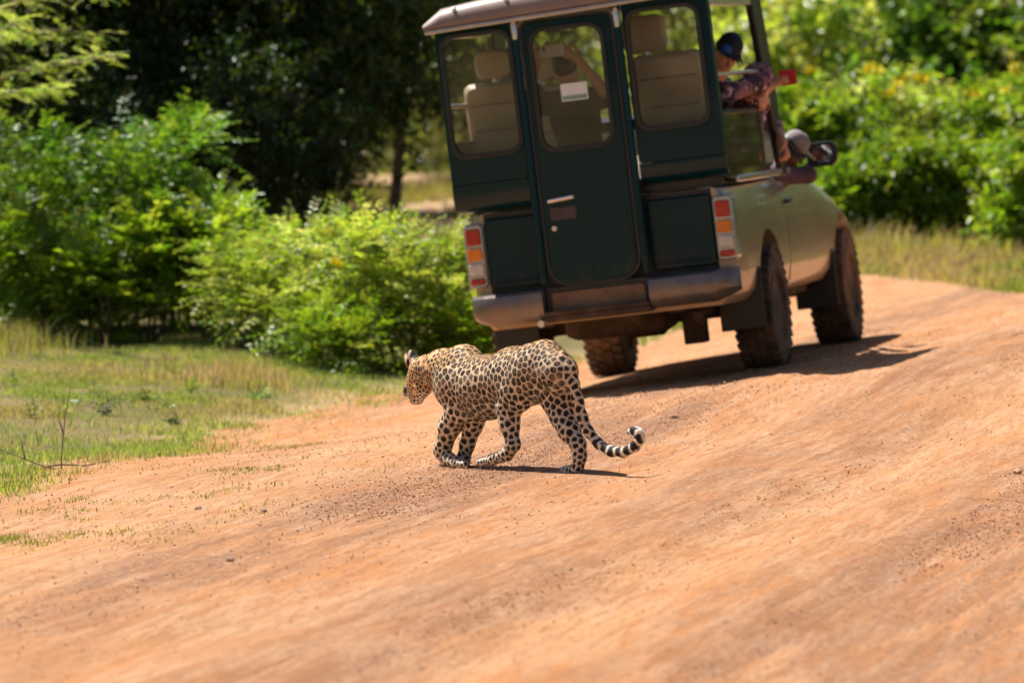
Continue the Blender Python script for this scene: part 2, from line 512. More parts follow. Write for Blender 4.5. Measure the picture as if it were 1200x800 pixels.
def build_leopard():
    YR = G(671, 554)[1]
    Y0 = YR - 0.05
    SL = (G(542, 546)[1] - YR) / 129.0
    print('leopard slope', SL, YR)
    def J(px, py, side=0.0, extra=0.0):
        return P(px, py, Y0 + (645 - px) * SL + side * 0.085 + extra)   # side: -1 left (near), +1 right (far)
    fwd = V(-math.cos(rad(41)), math.sin(rad(41)), 0)
    lat = V(-fwd[1], fwd[0], 0)
    fl = lambda k: (lat, k)
    prims, reg, par = [], [], []
    def add(region, pts, flat=None, k=None):
        for (a, ra), (b, rb) in zip(pts[:-1], pts[1:]):
            pr = [a, b, ra, rb, flat]
            if k: pr.append(k)
            prims.append(tuple(pr)); reg.append(region)
    # trunk
    add('trunk', [(J(537, 447), .138), (J(568, 452), .152), (J(604, 441), .146), (J(632, 436), .150)], fl(1.22))
    add('trunk', [(J(540, 462), .105), (J(575, 468), .098)], fl(1.2))
    add('trunk', [(J(640, 420), .098), (J(654, 436), .105)], fl(1.05))
    add('trunk', [(J(544, 421, -.3), .048), (J(536, 442, -.8), .074)], None, .11)      # left shoulder blade
    add('trunk', [(J(550, 418, .35), .045), (J(550, 440, .8), .07)], None, .07)
    # neck and head
    add('neck', [(J(540, 432), .105), (J(519, 432), .078), (J(503, 432), .060)], None, .05)
    add('neck', [(J(530, 455), .086), (J(516, 445), .062)], None, .05)
    add('neck', [(J(502, 430), .058), (J(520, 428), .066), (J(541, 423), .062)], None, .06)
    hd = J(493, 434)
    add('head', [(hd, .066), (J(490, 446), .060)], None, .05)
    add('head', [(J(489, 448), .052), (J(484.5, 459.5), .036)], None, .03)
    add('head', [(J(496, 455, -.2), .045), (J(490, 465), .031)], None, .04)
    add('nose', [(J(476.5, 456.5, -.1), .017), (J(476.2, 461, -.1), .0155)], None, .015)
    add('chin', [(J(489, 467.5), .026), (J(485, 469), .020)], None, .02)
    # ears: rounded cups
    en = V(-.80, .45, -.05); en /= np.linalg.norm(en)
    add('ear', [(J(488, 425, -.35), .040), (J(483.5, 417.5, -.5), .031), (J(481.5, 414.5, -.5), .022)], (en, 2.0), .02)
    add('ear', [(J(480, 424, .45), .034), (J(477.5, 419, .6), .026)], (en, 2.0), .02)
    add('arm', [(J(541, 478, -1.1), .040), (J(543.5, 484, -1.1), .028)], None, .03)
    # left hind leg, swinging forward
    add('thigh', [(J(622, 433, -.7), .128), (J(607, 458, -1), .102), (J(596, 477, -1.05), .070)], fl(1.35), .030)
    add('leg', [(J(596, 477, -1.05), .066), (J(597, 496, -1.05), .050), (J(601, 519, -1.05), .036)], None, .03)
    add('shin', [(J(602, 521, -1.05), .036), (J(594, 532, -1.05), .031), (J(576, 538.5, -1.05), .030)], None, .02)
    for dx, dy, dz in ((0, 0, -.22), (-2, 1, .02), (-1, 0, .24), (2, -.5, .42)):
        add('paw', [(J(577 + dx, 539 + dy, -1.05 + dz), .022), (J(564 + dx, 541 + dy, -1.05 + dz), .021)], None, .012)
    # right hind leg, pushing off behind
    add('thigh', [(J(652, 440, .7), .100), (J(654, 465, 1), .086), (J(659, 487, 1), .066)], fl(1.2), .06)
    add('leg', [(J(659, 487, 1), .064), (J(667, 504, 1), .054), (J(677, 519, 1), .040)], None, .03)
    add('shin', [(J(678, 521, 1), .039), (J(679.5, 535, 1), .033), (J(677, 547, 1), .033)], None, .02)
    for dx, dy, dz in ((0, 0, -.25), (-2, .6, .0), (-1, -.4, .25), (2, -1.2, .42)):
        add('paw', [(J(675 + dx, 550 + dy, 1 + dz), .024), (J(661 + dx, 552.0 + dy, 1 + dz), .021)], None, .012)
    # left fore leg, wrist folded as the paw lifts
    add('arm', [(J(530, 452, -.9), .092), (J(539, 480, -1), .068)], fl(1.2), .032)
    add('leg', [(J(536, 481, -1), .066), (J(527, 499, -1), .055), (J(520.5, 521, -1), .043)], None, .03)
    add('shin', [(J(520, 522, -1), .042), (J(517.5, 529, -1), .039), (J(526, 538, -1), .034), (J(536, 542, -1), .033)], None, .02)
    for dx, dy, dz in ((0, 0, -.24), (2, .6, .0), (1, 0, .24), (-2, -.6, .42)):
        add('paw', [(J(534 + dx, 541.5 + dy, -1 + dz), .023), (J(543.5 + dx, 544 + dy, -1 + dz), .019)], None, .012)
    # right fore leg, standing
    add('arm', [(J(552, 452, .8), .085), (J(563, 478, 1), .060)], fl(1.2), .06)
    add('leg', [(J(562, 478, 1), .058), (J(555, 497, 1), .047), (J(547.5, 521, 1), .038)], None, .03)
    add('shin', [(J(547.5, 521, 1), .038), (J(543.5, 536, 1), .034), (J(543, 541, 1), .034)], None, .02)
    for dx, dy, dz in ((0, 0, -.25), (-2, .4, .0), (-1, 0, .25), (2, -.6, .42)):
        add('paw', [(J(543 + dx, 543 + dy, 1 + dz), .024), (J(536 + dx, 544.0 + dy, 1 + dz), .021)], None, .012)
    # tail, trailing and hooked up at the tip
    tp = [(659, 420, .038), (666, 432, .036), (671.5, 449, .031), (677, 470, .029), (682, 489, .027), (690, 506, .0245), (702, 520, .0238), (716, 528.5, .0232),
          (731, 529.5, .0228), (743, 523.5, .0224), (750, 514, .0218), (748.5, 507.0, .0210), (743.5, 504.0, .0185), (737.5, 505.5, .0150)]
    tw = [J(x, y, 0, (x - 660) * SL * 0.45) for x, y, r in tp]
    add('tail', [(w, t[2]) for w, t in zip(tw, tp)], None, .02)

    v, f = sdf_mesh(prims, 0.0043, 0.055)
    me = mesh_np("leopard", v, f, M_COAT, True)
    nrm = np.empty(len(v) * 3, np.float32); me.vertices.foreach_get("normal", nrm); nrm = nrm.reshape(-1, 3).astype(float)
    D = np.stack([prim_dist(v, p) for p in prims], 1)
    near = D.argmin(1)
    rg = np.array(reg)[near]
    # arc length along the tail
    ts = np.zeros(len(v))
    tidx = [i for i, r in enumerate(reg) if r == 'tail']
    L = 0.0; best = np.full(len(v), 1e9)
    for i in tidx:
        a, b = prims[i][0], prims[i][1]
        d = b - a; ln = np.linalg.norm(d)
        t = np.clip(((v - a) @ d) / (d @ d), 0, 1)
        dist = np.linalg.norm(v - a - t[:, None] * d, axis=1)
        m = dist < best
        ts[m] = L + t[m] * ln; best[m] = dist[m]; L += ln
    R = np.full(len(v), 0.034)
    for k_, val in dict(trunk=.0335, neck=.025, head=.018, nose=.02, chin=.02, ear=.02, thigh=.0345, arm=.032, leg=.032, shin=.027, paw=.02, tail=.036).items():
        R[rg == k_] = val
    hz = (v[:, 2] - v[:, 2].min()) / (v[:, 2].max() - v[:, 2].min())
    R *= np.where((rg == 'trunk') & (hz > .8), .78, 1.0)
    # scatter spot centres over the coat
    r2 = np.random.default_rng(3)
    order = r2.permutation(len(v))
    cell = 0.045
    gridd = {}
    cents = []
    vc = np.floor(v / cell).astype(int)
    for i in order:
        c = tuple(vc[i]); ok = True; p = v[i]; ri = R[i]
        for dx in (-1, 0, 1):
            for dy in (-1, 0, 1):
                for dz in (-1, 0, 1):
                    for j in gridd.get((c[0] + dx, c[1] + dy, c[2] + dz), ()):
                        q = v[j]
                        if (p[0] - q[0]) ** 2 + (p[1] - q[1]) ** 2 + (p[2] - q[2]) ** 2 < (0.5 * (ri + R[j])) ** 2:
                            ok = False; break
                    if not ok: break
                if not ok: break
            if not ok: break
        if ok:
            gridd.setdefault(c, []).append(i); cents.append(i)
    tt0 = (rg == 'tail')
    # rosettes: every spot fills its own cell of the coat, pale lines run between them
    kd = KDTree(len(cents))
    for q, i in enumerate(cents): kd.insert(v[i], q)
    kd.balance()
    d1 = np.empty(len(v)); d2 = np.empty(len(v)); i1 = np.empty(len(v), int)
    for i in range(len(v)):
        (c0, q0, a0), (c1, q1, a1) = kd.find_n(v[i], 2)
        d1[i], d2[i], i1[i] = a0, a1, cents[q0]
    Rc = R[i1]; kc = rg[i1]
    n3 = lambda sc, o=0.0: vnoise(v[:, 0] * sc + v[:, 1] * sc * .7 + o, v[:, 2] * sc + v[:, 1] * sc * .5 - o)
    edge = (d2 - d1) * .5 / Rc + .05 * n3(95) + .035 * n3(210, 5.0)
    rnd = np.random.default_rng(9).random(len(v))[i1]
    gap = np.full(len(v), .15)
    for k_, val in dict(trunk=.105, neck=.145, head=.20, chin=.2, thigh=.11, arm=.145, leg=.155, shin=.15, paw=.17, tail=.15).items():
        gap[kc == k_] = val
    gap += .05 * (rnd - .5)
    dark = sstep(gap - .045, gap + .05, edge) * sstep(.72, .58, d1 / Rc)
    dark[np.isin(rg, ['ear', 'nose'])] = 0
    skip = np.isin(kc, ['head', 'neck']) & (rnd < .10)
    dark[skip] = 0
    ros = (np.isin(kc, ['trunk', 'arm']) & (hz[i1] > .42)) | ((kc == 'thigh') & (hz[i1] > .62)) | ((kc == 'neck') & (rnd > .6))
    ros = ros & (rnd < .9)
    core = sstep(.25, .13, d1 / Rc + .05 * n3(120, 3.0)) * ros
    brk = sstep(.30, .55, n3(75, 9.0)) * ros * .22 * sstep(.12, .3, d1 / Rc)
    dark = dark * (1 - .50 * core) * (1 - brk)
    inner = core
    dark[tt0 & (ts > .5 * L)] = 0
    # bars on the end of the tail, black and white
    tt = tt0
    frac = ts / L
    bar = np.sin(ts * 2 * math.pi / 0.054 + 1.2 * n3(38) + .5 * n3(90))
    m = tt & (frac > .5)
    dark[m] = np.clip((bar[m] + .80) * 2.2, 0, 1) * (1 - sstep(.80, .9, frac[m]) * sstep(.1, .6, nrm[m][:, 0] + .4 * nrm[m][:, 2]))
    # ground colour of the coat
    jit = 0.5 + 0.5 * vnoise(v[:, 0] * 40 + v[:, 1] * 31, v[:, 2] * 40)
    gold = V(.74, .40, .135); flank = V(.80, .60, .41); white = V(.86, .77, .64); grey = V(.80, .66, .52)
    c = np.tile(flank, (len(v), 1))
    up = sstep(.35, .9, nrm[:, 2]) * sstep(.5, .65, hz)
    c = c + (gold - flank) * (up * .9)[:, None]
    hg = np.isin(rg, ['head', 'neck', 'ear'])
    c[hg] = gold * .7 + flank * .3
    lo = sstep(-.15, -.75, nrm[:, 2])
    c = c + (white - c) * (lo * .85)[:, None]
    legm = np.isin(rg, ['leg', 'shin'])
    c[legm] = grey * .6 + flank * .4
    c[rg == 'paw'] = V(.74, .64, .52)
    c[rg == 'chin'] = white
    inner_side = np.where(np.isin(rg, ['leg', 'shin', 'thigh', 'arm']), np.abs(nrm @ lat) * 0, 0)
    # warm, unspotted seat and pale inside of the far thigh
    seat = np.exp(-(np.linalg.norm(v - J(652, 442, 0, -.10), axis=1) / .022) ** 2)
    c = c + (V(.60, .33, .12) - c) * (seat * .9)[:, None]
    dark *= 1 - .6 * seat
    mm = m & (dark < .5)
    c[mm] = white
    # whiter muzzle and throat
    mz = np.exp(-(np.linalg.norm(v - J(486, 466), axis=1) / .035) ** 2) * hg
    c = c + (white - c) * (mz * .8)[:, None]
    c *= (0.9 + 0.2 * jit)[:, None]
    c = c + (c * V(.46, .30, .17) - c) * (inner * .9)[:, None]
    spot = V(.016, .011, .009)
    c = c + (spot - c) * dark[:, None]
    # nose leather, lips, black backs of the ears
    c[rg == 'nose'] = V(.03, .018, .016)
    eb = (rg == 'ear')
    back = eb & ((nrm @ en) < -0.05)
    c[eb] = V(.55, .34, .24)
    c[back] = V(.025, .018, .015)
    lip = np.exp(-(np.linalg.norm((v - J(485.5, 465.0, -.25)) * V(1, 1, .6), axis=1) / .010) ** 2)
    c = c + (V(.02, .012, .01) - c) * np.clip(lip * 1.6, 0, 1)[:, None]
    set_col(me, np.clip(c, 0, 1))
    cat = obj("leopard", me)
    tag(cat, "spotted leopard crossing the dirt road with head low and tail tip curled", "leopard")
    # short fur lying back along the body
    cc = np.clip(c, 0, 1)
    r5 = np.random.default_rng(6)
    nh = 210000
    fi = r5.integers(0, len(f), nh)
    w4 = r5.dirichlet((1, 1, 1, 1), nh)
    pos = (v[f[fi]] * w4[:, :, None]).sum(1); nn = (nrm[f[fi]] * w4[:, :, None]).sum(1)
    col = cc[f[fi, r5.integers(0, 4, nh)]] * r5.uniform(.85, 1.4, (nh, 1))
    rgn = rg[f[fi, 0]]
    lay = np.where(np.isin(rgn, ['leg', 'shin', 'paw', 'thigh', 'arm'])[:, None], np.array([.15, 0, -1.0]), -fwd[None, :] + np.array([0, 0, -.25]))
    tl = rgn == 'tail'
    lay[tl] = np.array([.6, 0, -.5])
    dirn = lay + r5.normal(0, .35, (nh, 3)); dirn -= nn * (dirn * nn).sum(1)[:, None]
    dirn /= np.maximum(np.linalg.norm(dirn, axis=1, keepdims=True), 1e-6)
    dirn = dirn + nn * r5.uniform(.10, .38, (nh, 1)); dirn /= np.linalg.norm(dirn, axis=1, keepdims=True)
    hl = r5.uniform(.005, .011, nh)
    hl[np.isin(rgn, ['head', 'nose', 'ear', 'paw'])] *= .6
    hl[nn[:, 2] < -.4] *= 1.4
    sd_ = np.cross(dirn, nn); sd_ /= np.maximum(np.linalg.norm(sd_, axis=1, keepdims=True), 1e-6)
    hv = np.stack([pos - sd_ * .0011 - nn * .001, pos + sd_ * .0011 - nn * .001, pos + dirn * hl[:, None]], 1).reshape(-1, 3)
    hm = mesh_np("fur", hv, np.arange(nh * 3).reshape(-1, 3), M_COAT)
    set_col(hm, np.repeat(np.clip(col, 0, 1), 3, 0))
    tag(obj("fur", hm, cat), kind='stuff')
    # eyes and whiskers
    bm = bmesh.new()
    bmesh.ops.create_uvsphere(bm, u_segments=14, v_segments=10, radius=.0105, matrix=Matrix.Translation(Vector(J(484.3, 444.5, -.62))))
    from_bm("eye", bm, simple("amber_eye", (.20, .11, .02), .12), cat, True)
    bm = bmesh.new()
    r3 = random.Random(4)
    for i in range(14):
        a = Vector(J(483 + r3.uniform(-1, 2), 461 + r3.uniform(-2, 3), -.25))
        e = a + Vector((-r3.uniform(.06, .11), -r3.uniform(-.02, .07), r3.uniform(-.05, .02)))
        for s0 in range(3):
            p0 = a.lerp(e, s0 / 3) + Vector((0, 0, -.018 * (s0 / 3) ** 2)); p1 = a.lerp(e, (s0 + 1) / 3) + Vector((0, 0, -.018 * ((s0 + 1) / 3) ** 2))
            w = .0009 * (1 - s0 / 3.6)
            q = [bm.verts.new(x) for x in (p0 + Vector((0, 0, w)), p0 - Vector((0, 0, w)), p1 - Vector((0, 0, w * .7)), p1 + Vector((0, 0, w * .7)))]
            bm.faces.new(q)
    from_bm("whiskers", bm, simple("whisker", (.8, .78, .74), .4), cat)
build_leopard()

# ------------------------------------------------------------------ the safari jeep
def paint_material():
    t = NT("dark_green_paint")
    co = t.coord()
    sx = t.n("SeparateXYZ", ins={0: co})
    z = sx.outputs[2]
    n1 = t.noise(co, 2.3, 6, 0.65); n2 = t.noise(co, 17, 4)
    low = t.n("MapRange", ins={0: z, 1: 1.25, 2: 0.45, 3: 0.0, 4: 1.0}).outputs[0]
    d = t.math('ADD', t.math('MULTIPLY', low, 0.30), t.math('MULTIPLY', n1, 0.5))
    d = t.ramp(t.math('ADD', d, t.math('MULTIPLY', n2, 0.12)), [(0.50, 0.0), (1.15, 0.55)])
    c = t.mix(d, (0.0005, 0.021, 0.029), (0.36, 0.20, 0.105))
    r = t.mix(d, (0.34,) * 3, (0.6,) * 3)
    return t.done(t.bsdf(c, r, t.bump(n1, 0.02, 0.01), Coat_Weight=0.36, Coat_Roughness=0.03, Specular_IOR_Level=0.12))
def side_material():
    t = NT("dusty_paint_olive_reflection")
    co = t.coord()
    z = t.n("SeparateXYZ", ins={0: co}).outputs[2]
    n1 = t.noise(co, 2.0, 6, 0.65); n2 = t.noise(co, 19, 4)
    low = t.n("MapRange", ins={0: z, 1: 1.1, 2: 0.42, 3: 0.0, 4: 1.0}).outputs[0]
    d = t.math('ADD', t.math('MULTIPLY', low, 0.75), t.math('MULTIPLY', n1, 0.45))
    d = t.ramp(t.math('ADD', d, t.math('MULTIPLY', n2, 0.1)), [(0.25, 0.12), (1.0, 0.85)])
    c = t.mix(d, (0.40, 0.36, 0.30), (0.46, 0.29, 0.17))  # pale base stands in for greenery reflected in dark green paint, dust over it
    r = t.mix(d, (0.22,) * 3, (0.5,) * 3)
    return t.done(t.bsdf(c, r, t.bump(n1, 0.02, 0.01), Metallic=0.5, Coat_Weight=0.55, Coat_Roughness=0.07))
def glass_material(name, tint, haze):
    t = NT(name)
    tr = t.n("BsdfTransparent", ins={0: (*tint, 1)})
    gl = t.n("BsdfGlossy", ins={'Roughness': 0.03})
    df = t.n("BsdfDiffuse", ins={0: (0.45, 0.38, 0.28, 1)})
    fr = t.n("Fresnel", ins={'IOR': 1.5})
    m1 = t.n("MixShader"); t.l(fr.outputs[0], m1.inputs[0]); t.l(tr.outputs[0], m1.inputs[1]); t.l(gl.outputs[0], m1.inputs[2])
    m2 = t.n("MixShader"); t.l(m1.outputs[0], m2.inputs[1]); t.l(df.outputs[0], m2.inputs[2])
    t.l(t.math('MULTIPLY', t.ramp(t.noise(t.coord(), 3.0, 5), [(0.3, 0.4), (0.8, 1.0)]), haze), m2.inputs[0])
    return t.done(m2.outputs[0])
M_PAINT = paint_material()
M_SIDE = side_material()
M_GLASS = glass_material("dusty_window_glass", (0.92, 0.93, 0.90), 0.06)
M_SIDEGLASS = glass_material("olive_plastic_sheet", (0.46, 0.50, 0.30), 0.12)
M_BLACK = simple("black_trim", (0.012, 0.013, 0.015), 0.4, var=0.3, dust=0.0)
M_RUBBER = simple("tyre_rubber", (0.022, 0.019, 0.017), 0.85, var=0.3, scale=14, dust=0.5)
M_UNDER = simple("muddy_underbody", (0.075, 0.042, 0.024), 0.9, var=0.5, scale=6, dust=0.2)
M_BUMP = simple("dusty_silver_bumper", (0.17, 0.155, 0.155), 0.28, metallic=0.55, var=0.15, dust=0.30)
M_ROOF = simple("dusty_pink_roof", (0.25, 0.18, 0.155), 0.45, var=0.12, dust=0.12)
M_STEEL = simple("bright_steel", (0.72, 0.70, 0.68), 0.25, metallic=0.7, var=0.1)
M_RIM = simple("dusty_steel_rim", (0.22, 0.15, 0.10), 0.6, metallic=0.3, var=0.3, dust=0.4)
M_SEAT = simple("tan_seat_vinyl", (0.40, 0.31, 0.21), 0.5, var=0.12, dust=0.03)
M_RED = simple("red_lens", (0.42, 0.012, 0.016), 0.15, var=0.2, coat=0.6)
M_AMBER = simple("amber_lens", (0.72, 0.20, 0.012), 0.18, var=0.15, coat=0.6)
M_CLEAR = simple("clear_lens", (0.62, 0.56, 0.50), 0.2, var=0.2, coat=0.5)
M_WHITE = simple("white_plastic", (0.80, 0.80, 0.78), 0.3, var=0.05)
M_LAMP = simple("silver_lamp_body", (0.45, 0.44, 0.45), 0.2, metallic=0.5, var=0.15, coat=0.5, dust=0.1)
M_MIRROR = simple("mirror_glass", (0.85, 0.87, 0.88), 0.03, metallic=1.0, var=0.02)
M_LINER = simple("grey_liner", (0.16, 0.15, 0.14), 0.8, var=0.2)

JZ = float(H(JO[0], JO[1]))
r0 = Vector((CA, -SA, 0)); f0 = Vector((SA, CA, 0)); z0 = Vector((0, 0, 1))
jr = r0 * math.cos(BANK) + z0 * math.sin(BANK)
ju = z0 * math.cos(BANK) - r0 * math.sin(BANK)
JM = Matrix(((jr.x, f0.x, ju.x, JO[0]), (jr.y, f0.y, ju.y, JO[1]), (jr.z, f0.z, ju.z, JZ + 0.012), (0, 0, 0, 1)))
def jw(x, y, z):
    return np.array(JM @ Vector((x, y, z)))

def bx(bm, x0, x1, y0, y1, z0_, z1):
    m = Matrix.Translation(((x0 + x1) / 2, (y0 + y1) / 2, (z0_ + z1) / 2)) @ Matrix.Diagonal((x1 - x0, y1 - y0, z1 - z0_, 1))
    bmesh.ops.create_cube(bm, size=1.0, matrix=m)
def tube(bm, pts, r, seg=10, cap=True):
    rings = []
    pts = [Vector(p) for p in pts]
    for i, p in enumerate(pts):
        d = (pts[min(i + 1, len(pts) - 1)] - pts[max(i - 1, 0)]).normalized()
        a = d.orthogonal().normalized(); b = d.cross(a)
        rr = r[i] if hasattr(r, '__len__') else r
        if i and True:
            # keep ring orientation steady along the tube
            pa = prev_a - d * prev_a.dot(d)
            if pa.length > 1e-6: a = pa.normalized(); b = d.cross(a)
        prev_a = a
        rings.append([bm.verts.new(p + (a * math.cos(2 * math.pi * k / seg) + b * math.sin(2 * math.pi * k / seg)) * rr) for k in range(seg)])
    for A, B in zip(rings[:-1], rings[1:]):
        for k in range(seg):
            bm.faces.new((A[k], A[(k + 1) % seg], B[(k + 1) % seg], B[k]))
    if cap:
        bm.faces.new(rings[0][::-1]); bm.faces.new(rings[-1])
def rrect(x0, x1, z0_, z1, r, n=6):
    rs = r if hasattr(r, '__len__') else (r,) * 4      # bl, br, tr, tl
    out = []
    for (cx, cz, a0, rr) in ((x0 + rs[0], z0_ + rs[0], 180, rs[0]), (x1 - rs[1], z0_ + rs[1], 270, rs[1]), (x1 - rs[2], z1 - rs[2], 0, rs[2]), (x0 + rs[3], z1 - rs[3], 90, rs[3])):
        for k in range(n + 1):
            a = rad(a0 + 90 * k / n)
            out.append((cx + rr * math.cos(a), cz + rr * math.sin(a)))
    return out
def plate(bm, outer, inner, y0, y1):
    """thick plate in the x-z plane with an optional window"""
    n = len(outer)
    vo = [[bm.verts.new((x, y, z)) for x, z in outer] for y in (y0, y1)]
    if inner is None:
        bm.faces.new(vo[0]); bm.faces.new(vo[1][::-1])
    else:
        vi = [[bm.verts.new((x, y, z)) for x, z in inner] for y in (y0, y1)]
        for k in range(n):
            j = (k + 1) % n
            bm.faces.new((vo[0][k], vo[0][j], vi[0][j], vi[0][k]))
            bm.faces.new((vo[1][j], vo[1][k], vi[1][k], vi[1][j]))
            bm.faces.new((vi[0][k], vi[0][j], vi[1][j], vi[1][k]))
    for k in range(n):
        j = (k + 1) % n
        bm.faces.new((vo[0][j], vo[0][k], vo[1][k], vo[1][j]))
def loft(bm, sections):
    """closed sections of equal length, capped"""
    rings = [[bm.verts.new(p) for p in s] for s in sections]
    n = len(rings[0])
    for A, B in zip(rings[:-1], rings[1:]):
        for k in range(n):
            bm.faces.new((A[k], A[(k + 1) % n], B[(k + 1) % n], B[k]))
    bm.faces.new(rings[0][::-1]); bm.faces.new(rings[-1])
def lathe_y(bm, prof, c, seg=48, axis=0):
    """profile (radius, offset along x) turned round the x axis at c"""
    rings = []
    for rr, off in prof:
        rings.append([bm.verts.new((c[0] + off, c[1] + rr * math.cos(2 * math.pi * k / seg), c[2] + rr * math.sin(2 * math.pi * k / seg))) for k in range(seg)])
    for A, B in zip(rings[:-1], rings[1:]):
        for k in range(seg):
            bm.faces.new((A[k], A[(k + 1) % seg], B[(k + 1) % seg], B[k]))
    if prof[0][0] > 1e-4: bm.faces.new(rings[0][::-1])
    if prof[-1][0] > 1e-4: bm.faces.new(rings[-1])

def body_section(y, zt, ztop_in, hw, zb=0.46):
    """cross-section of the lower body, right half then left half"""
    h = [(hw - .09, zb), (hw - .03, zb + .07), (hw - .005, .66), (hw, .80), (hw - .008, .98), (hw - .03, zt - .06), (hw - .055, zt - .012), (hw - .09, zt), (hw - .20, ztop_in)]
    pts = [(x, y, z) for x, z in h] + [(-x, y, z) for x, z in reversed(h)]
    return pts
def cut_wheels(o, centres, r):
    for cy in centres:
        bm = bmesh.new()
        bmesh.ops.create_cone(bm, cap_ends=True, segments=48, radius1=r, radius2=r, depth=3.0, matrix=Matrix.Translation((0, cy, .41)) @ Matrix.Rotation(math.pi / 2, 4, 'Y'))
        me = bpy.data.meshes.new("cut"); bm.to_mesh(me); bm.free()
        c = bpy.data.objects.new("cut", me); COL.objects.link(c)
        md = o.modifiers.new("c", 'BOOLEAN'); md.operation = 'DIFFERENCE'; md.object = c; md.solver = 'EXACT'
        dg = bpy.context.evaluated_depsgraph_get()
        nm = bpy.data.meshes.new_from_object(o.evaluated_get(dg))
        o.modifiers.clear()
        o.data = nm
        bpy.data.objects.remove(c)
    o.data.polygons.foreach_set("use_smooth", [True] * len(o.data.polygons))
    o.data.set_sharp_from_angle(angle=rad(32))

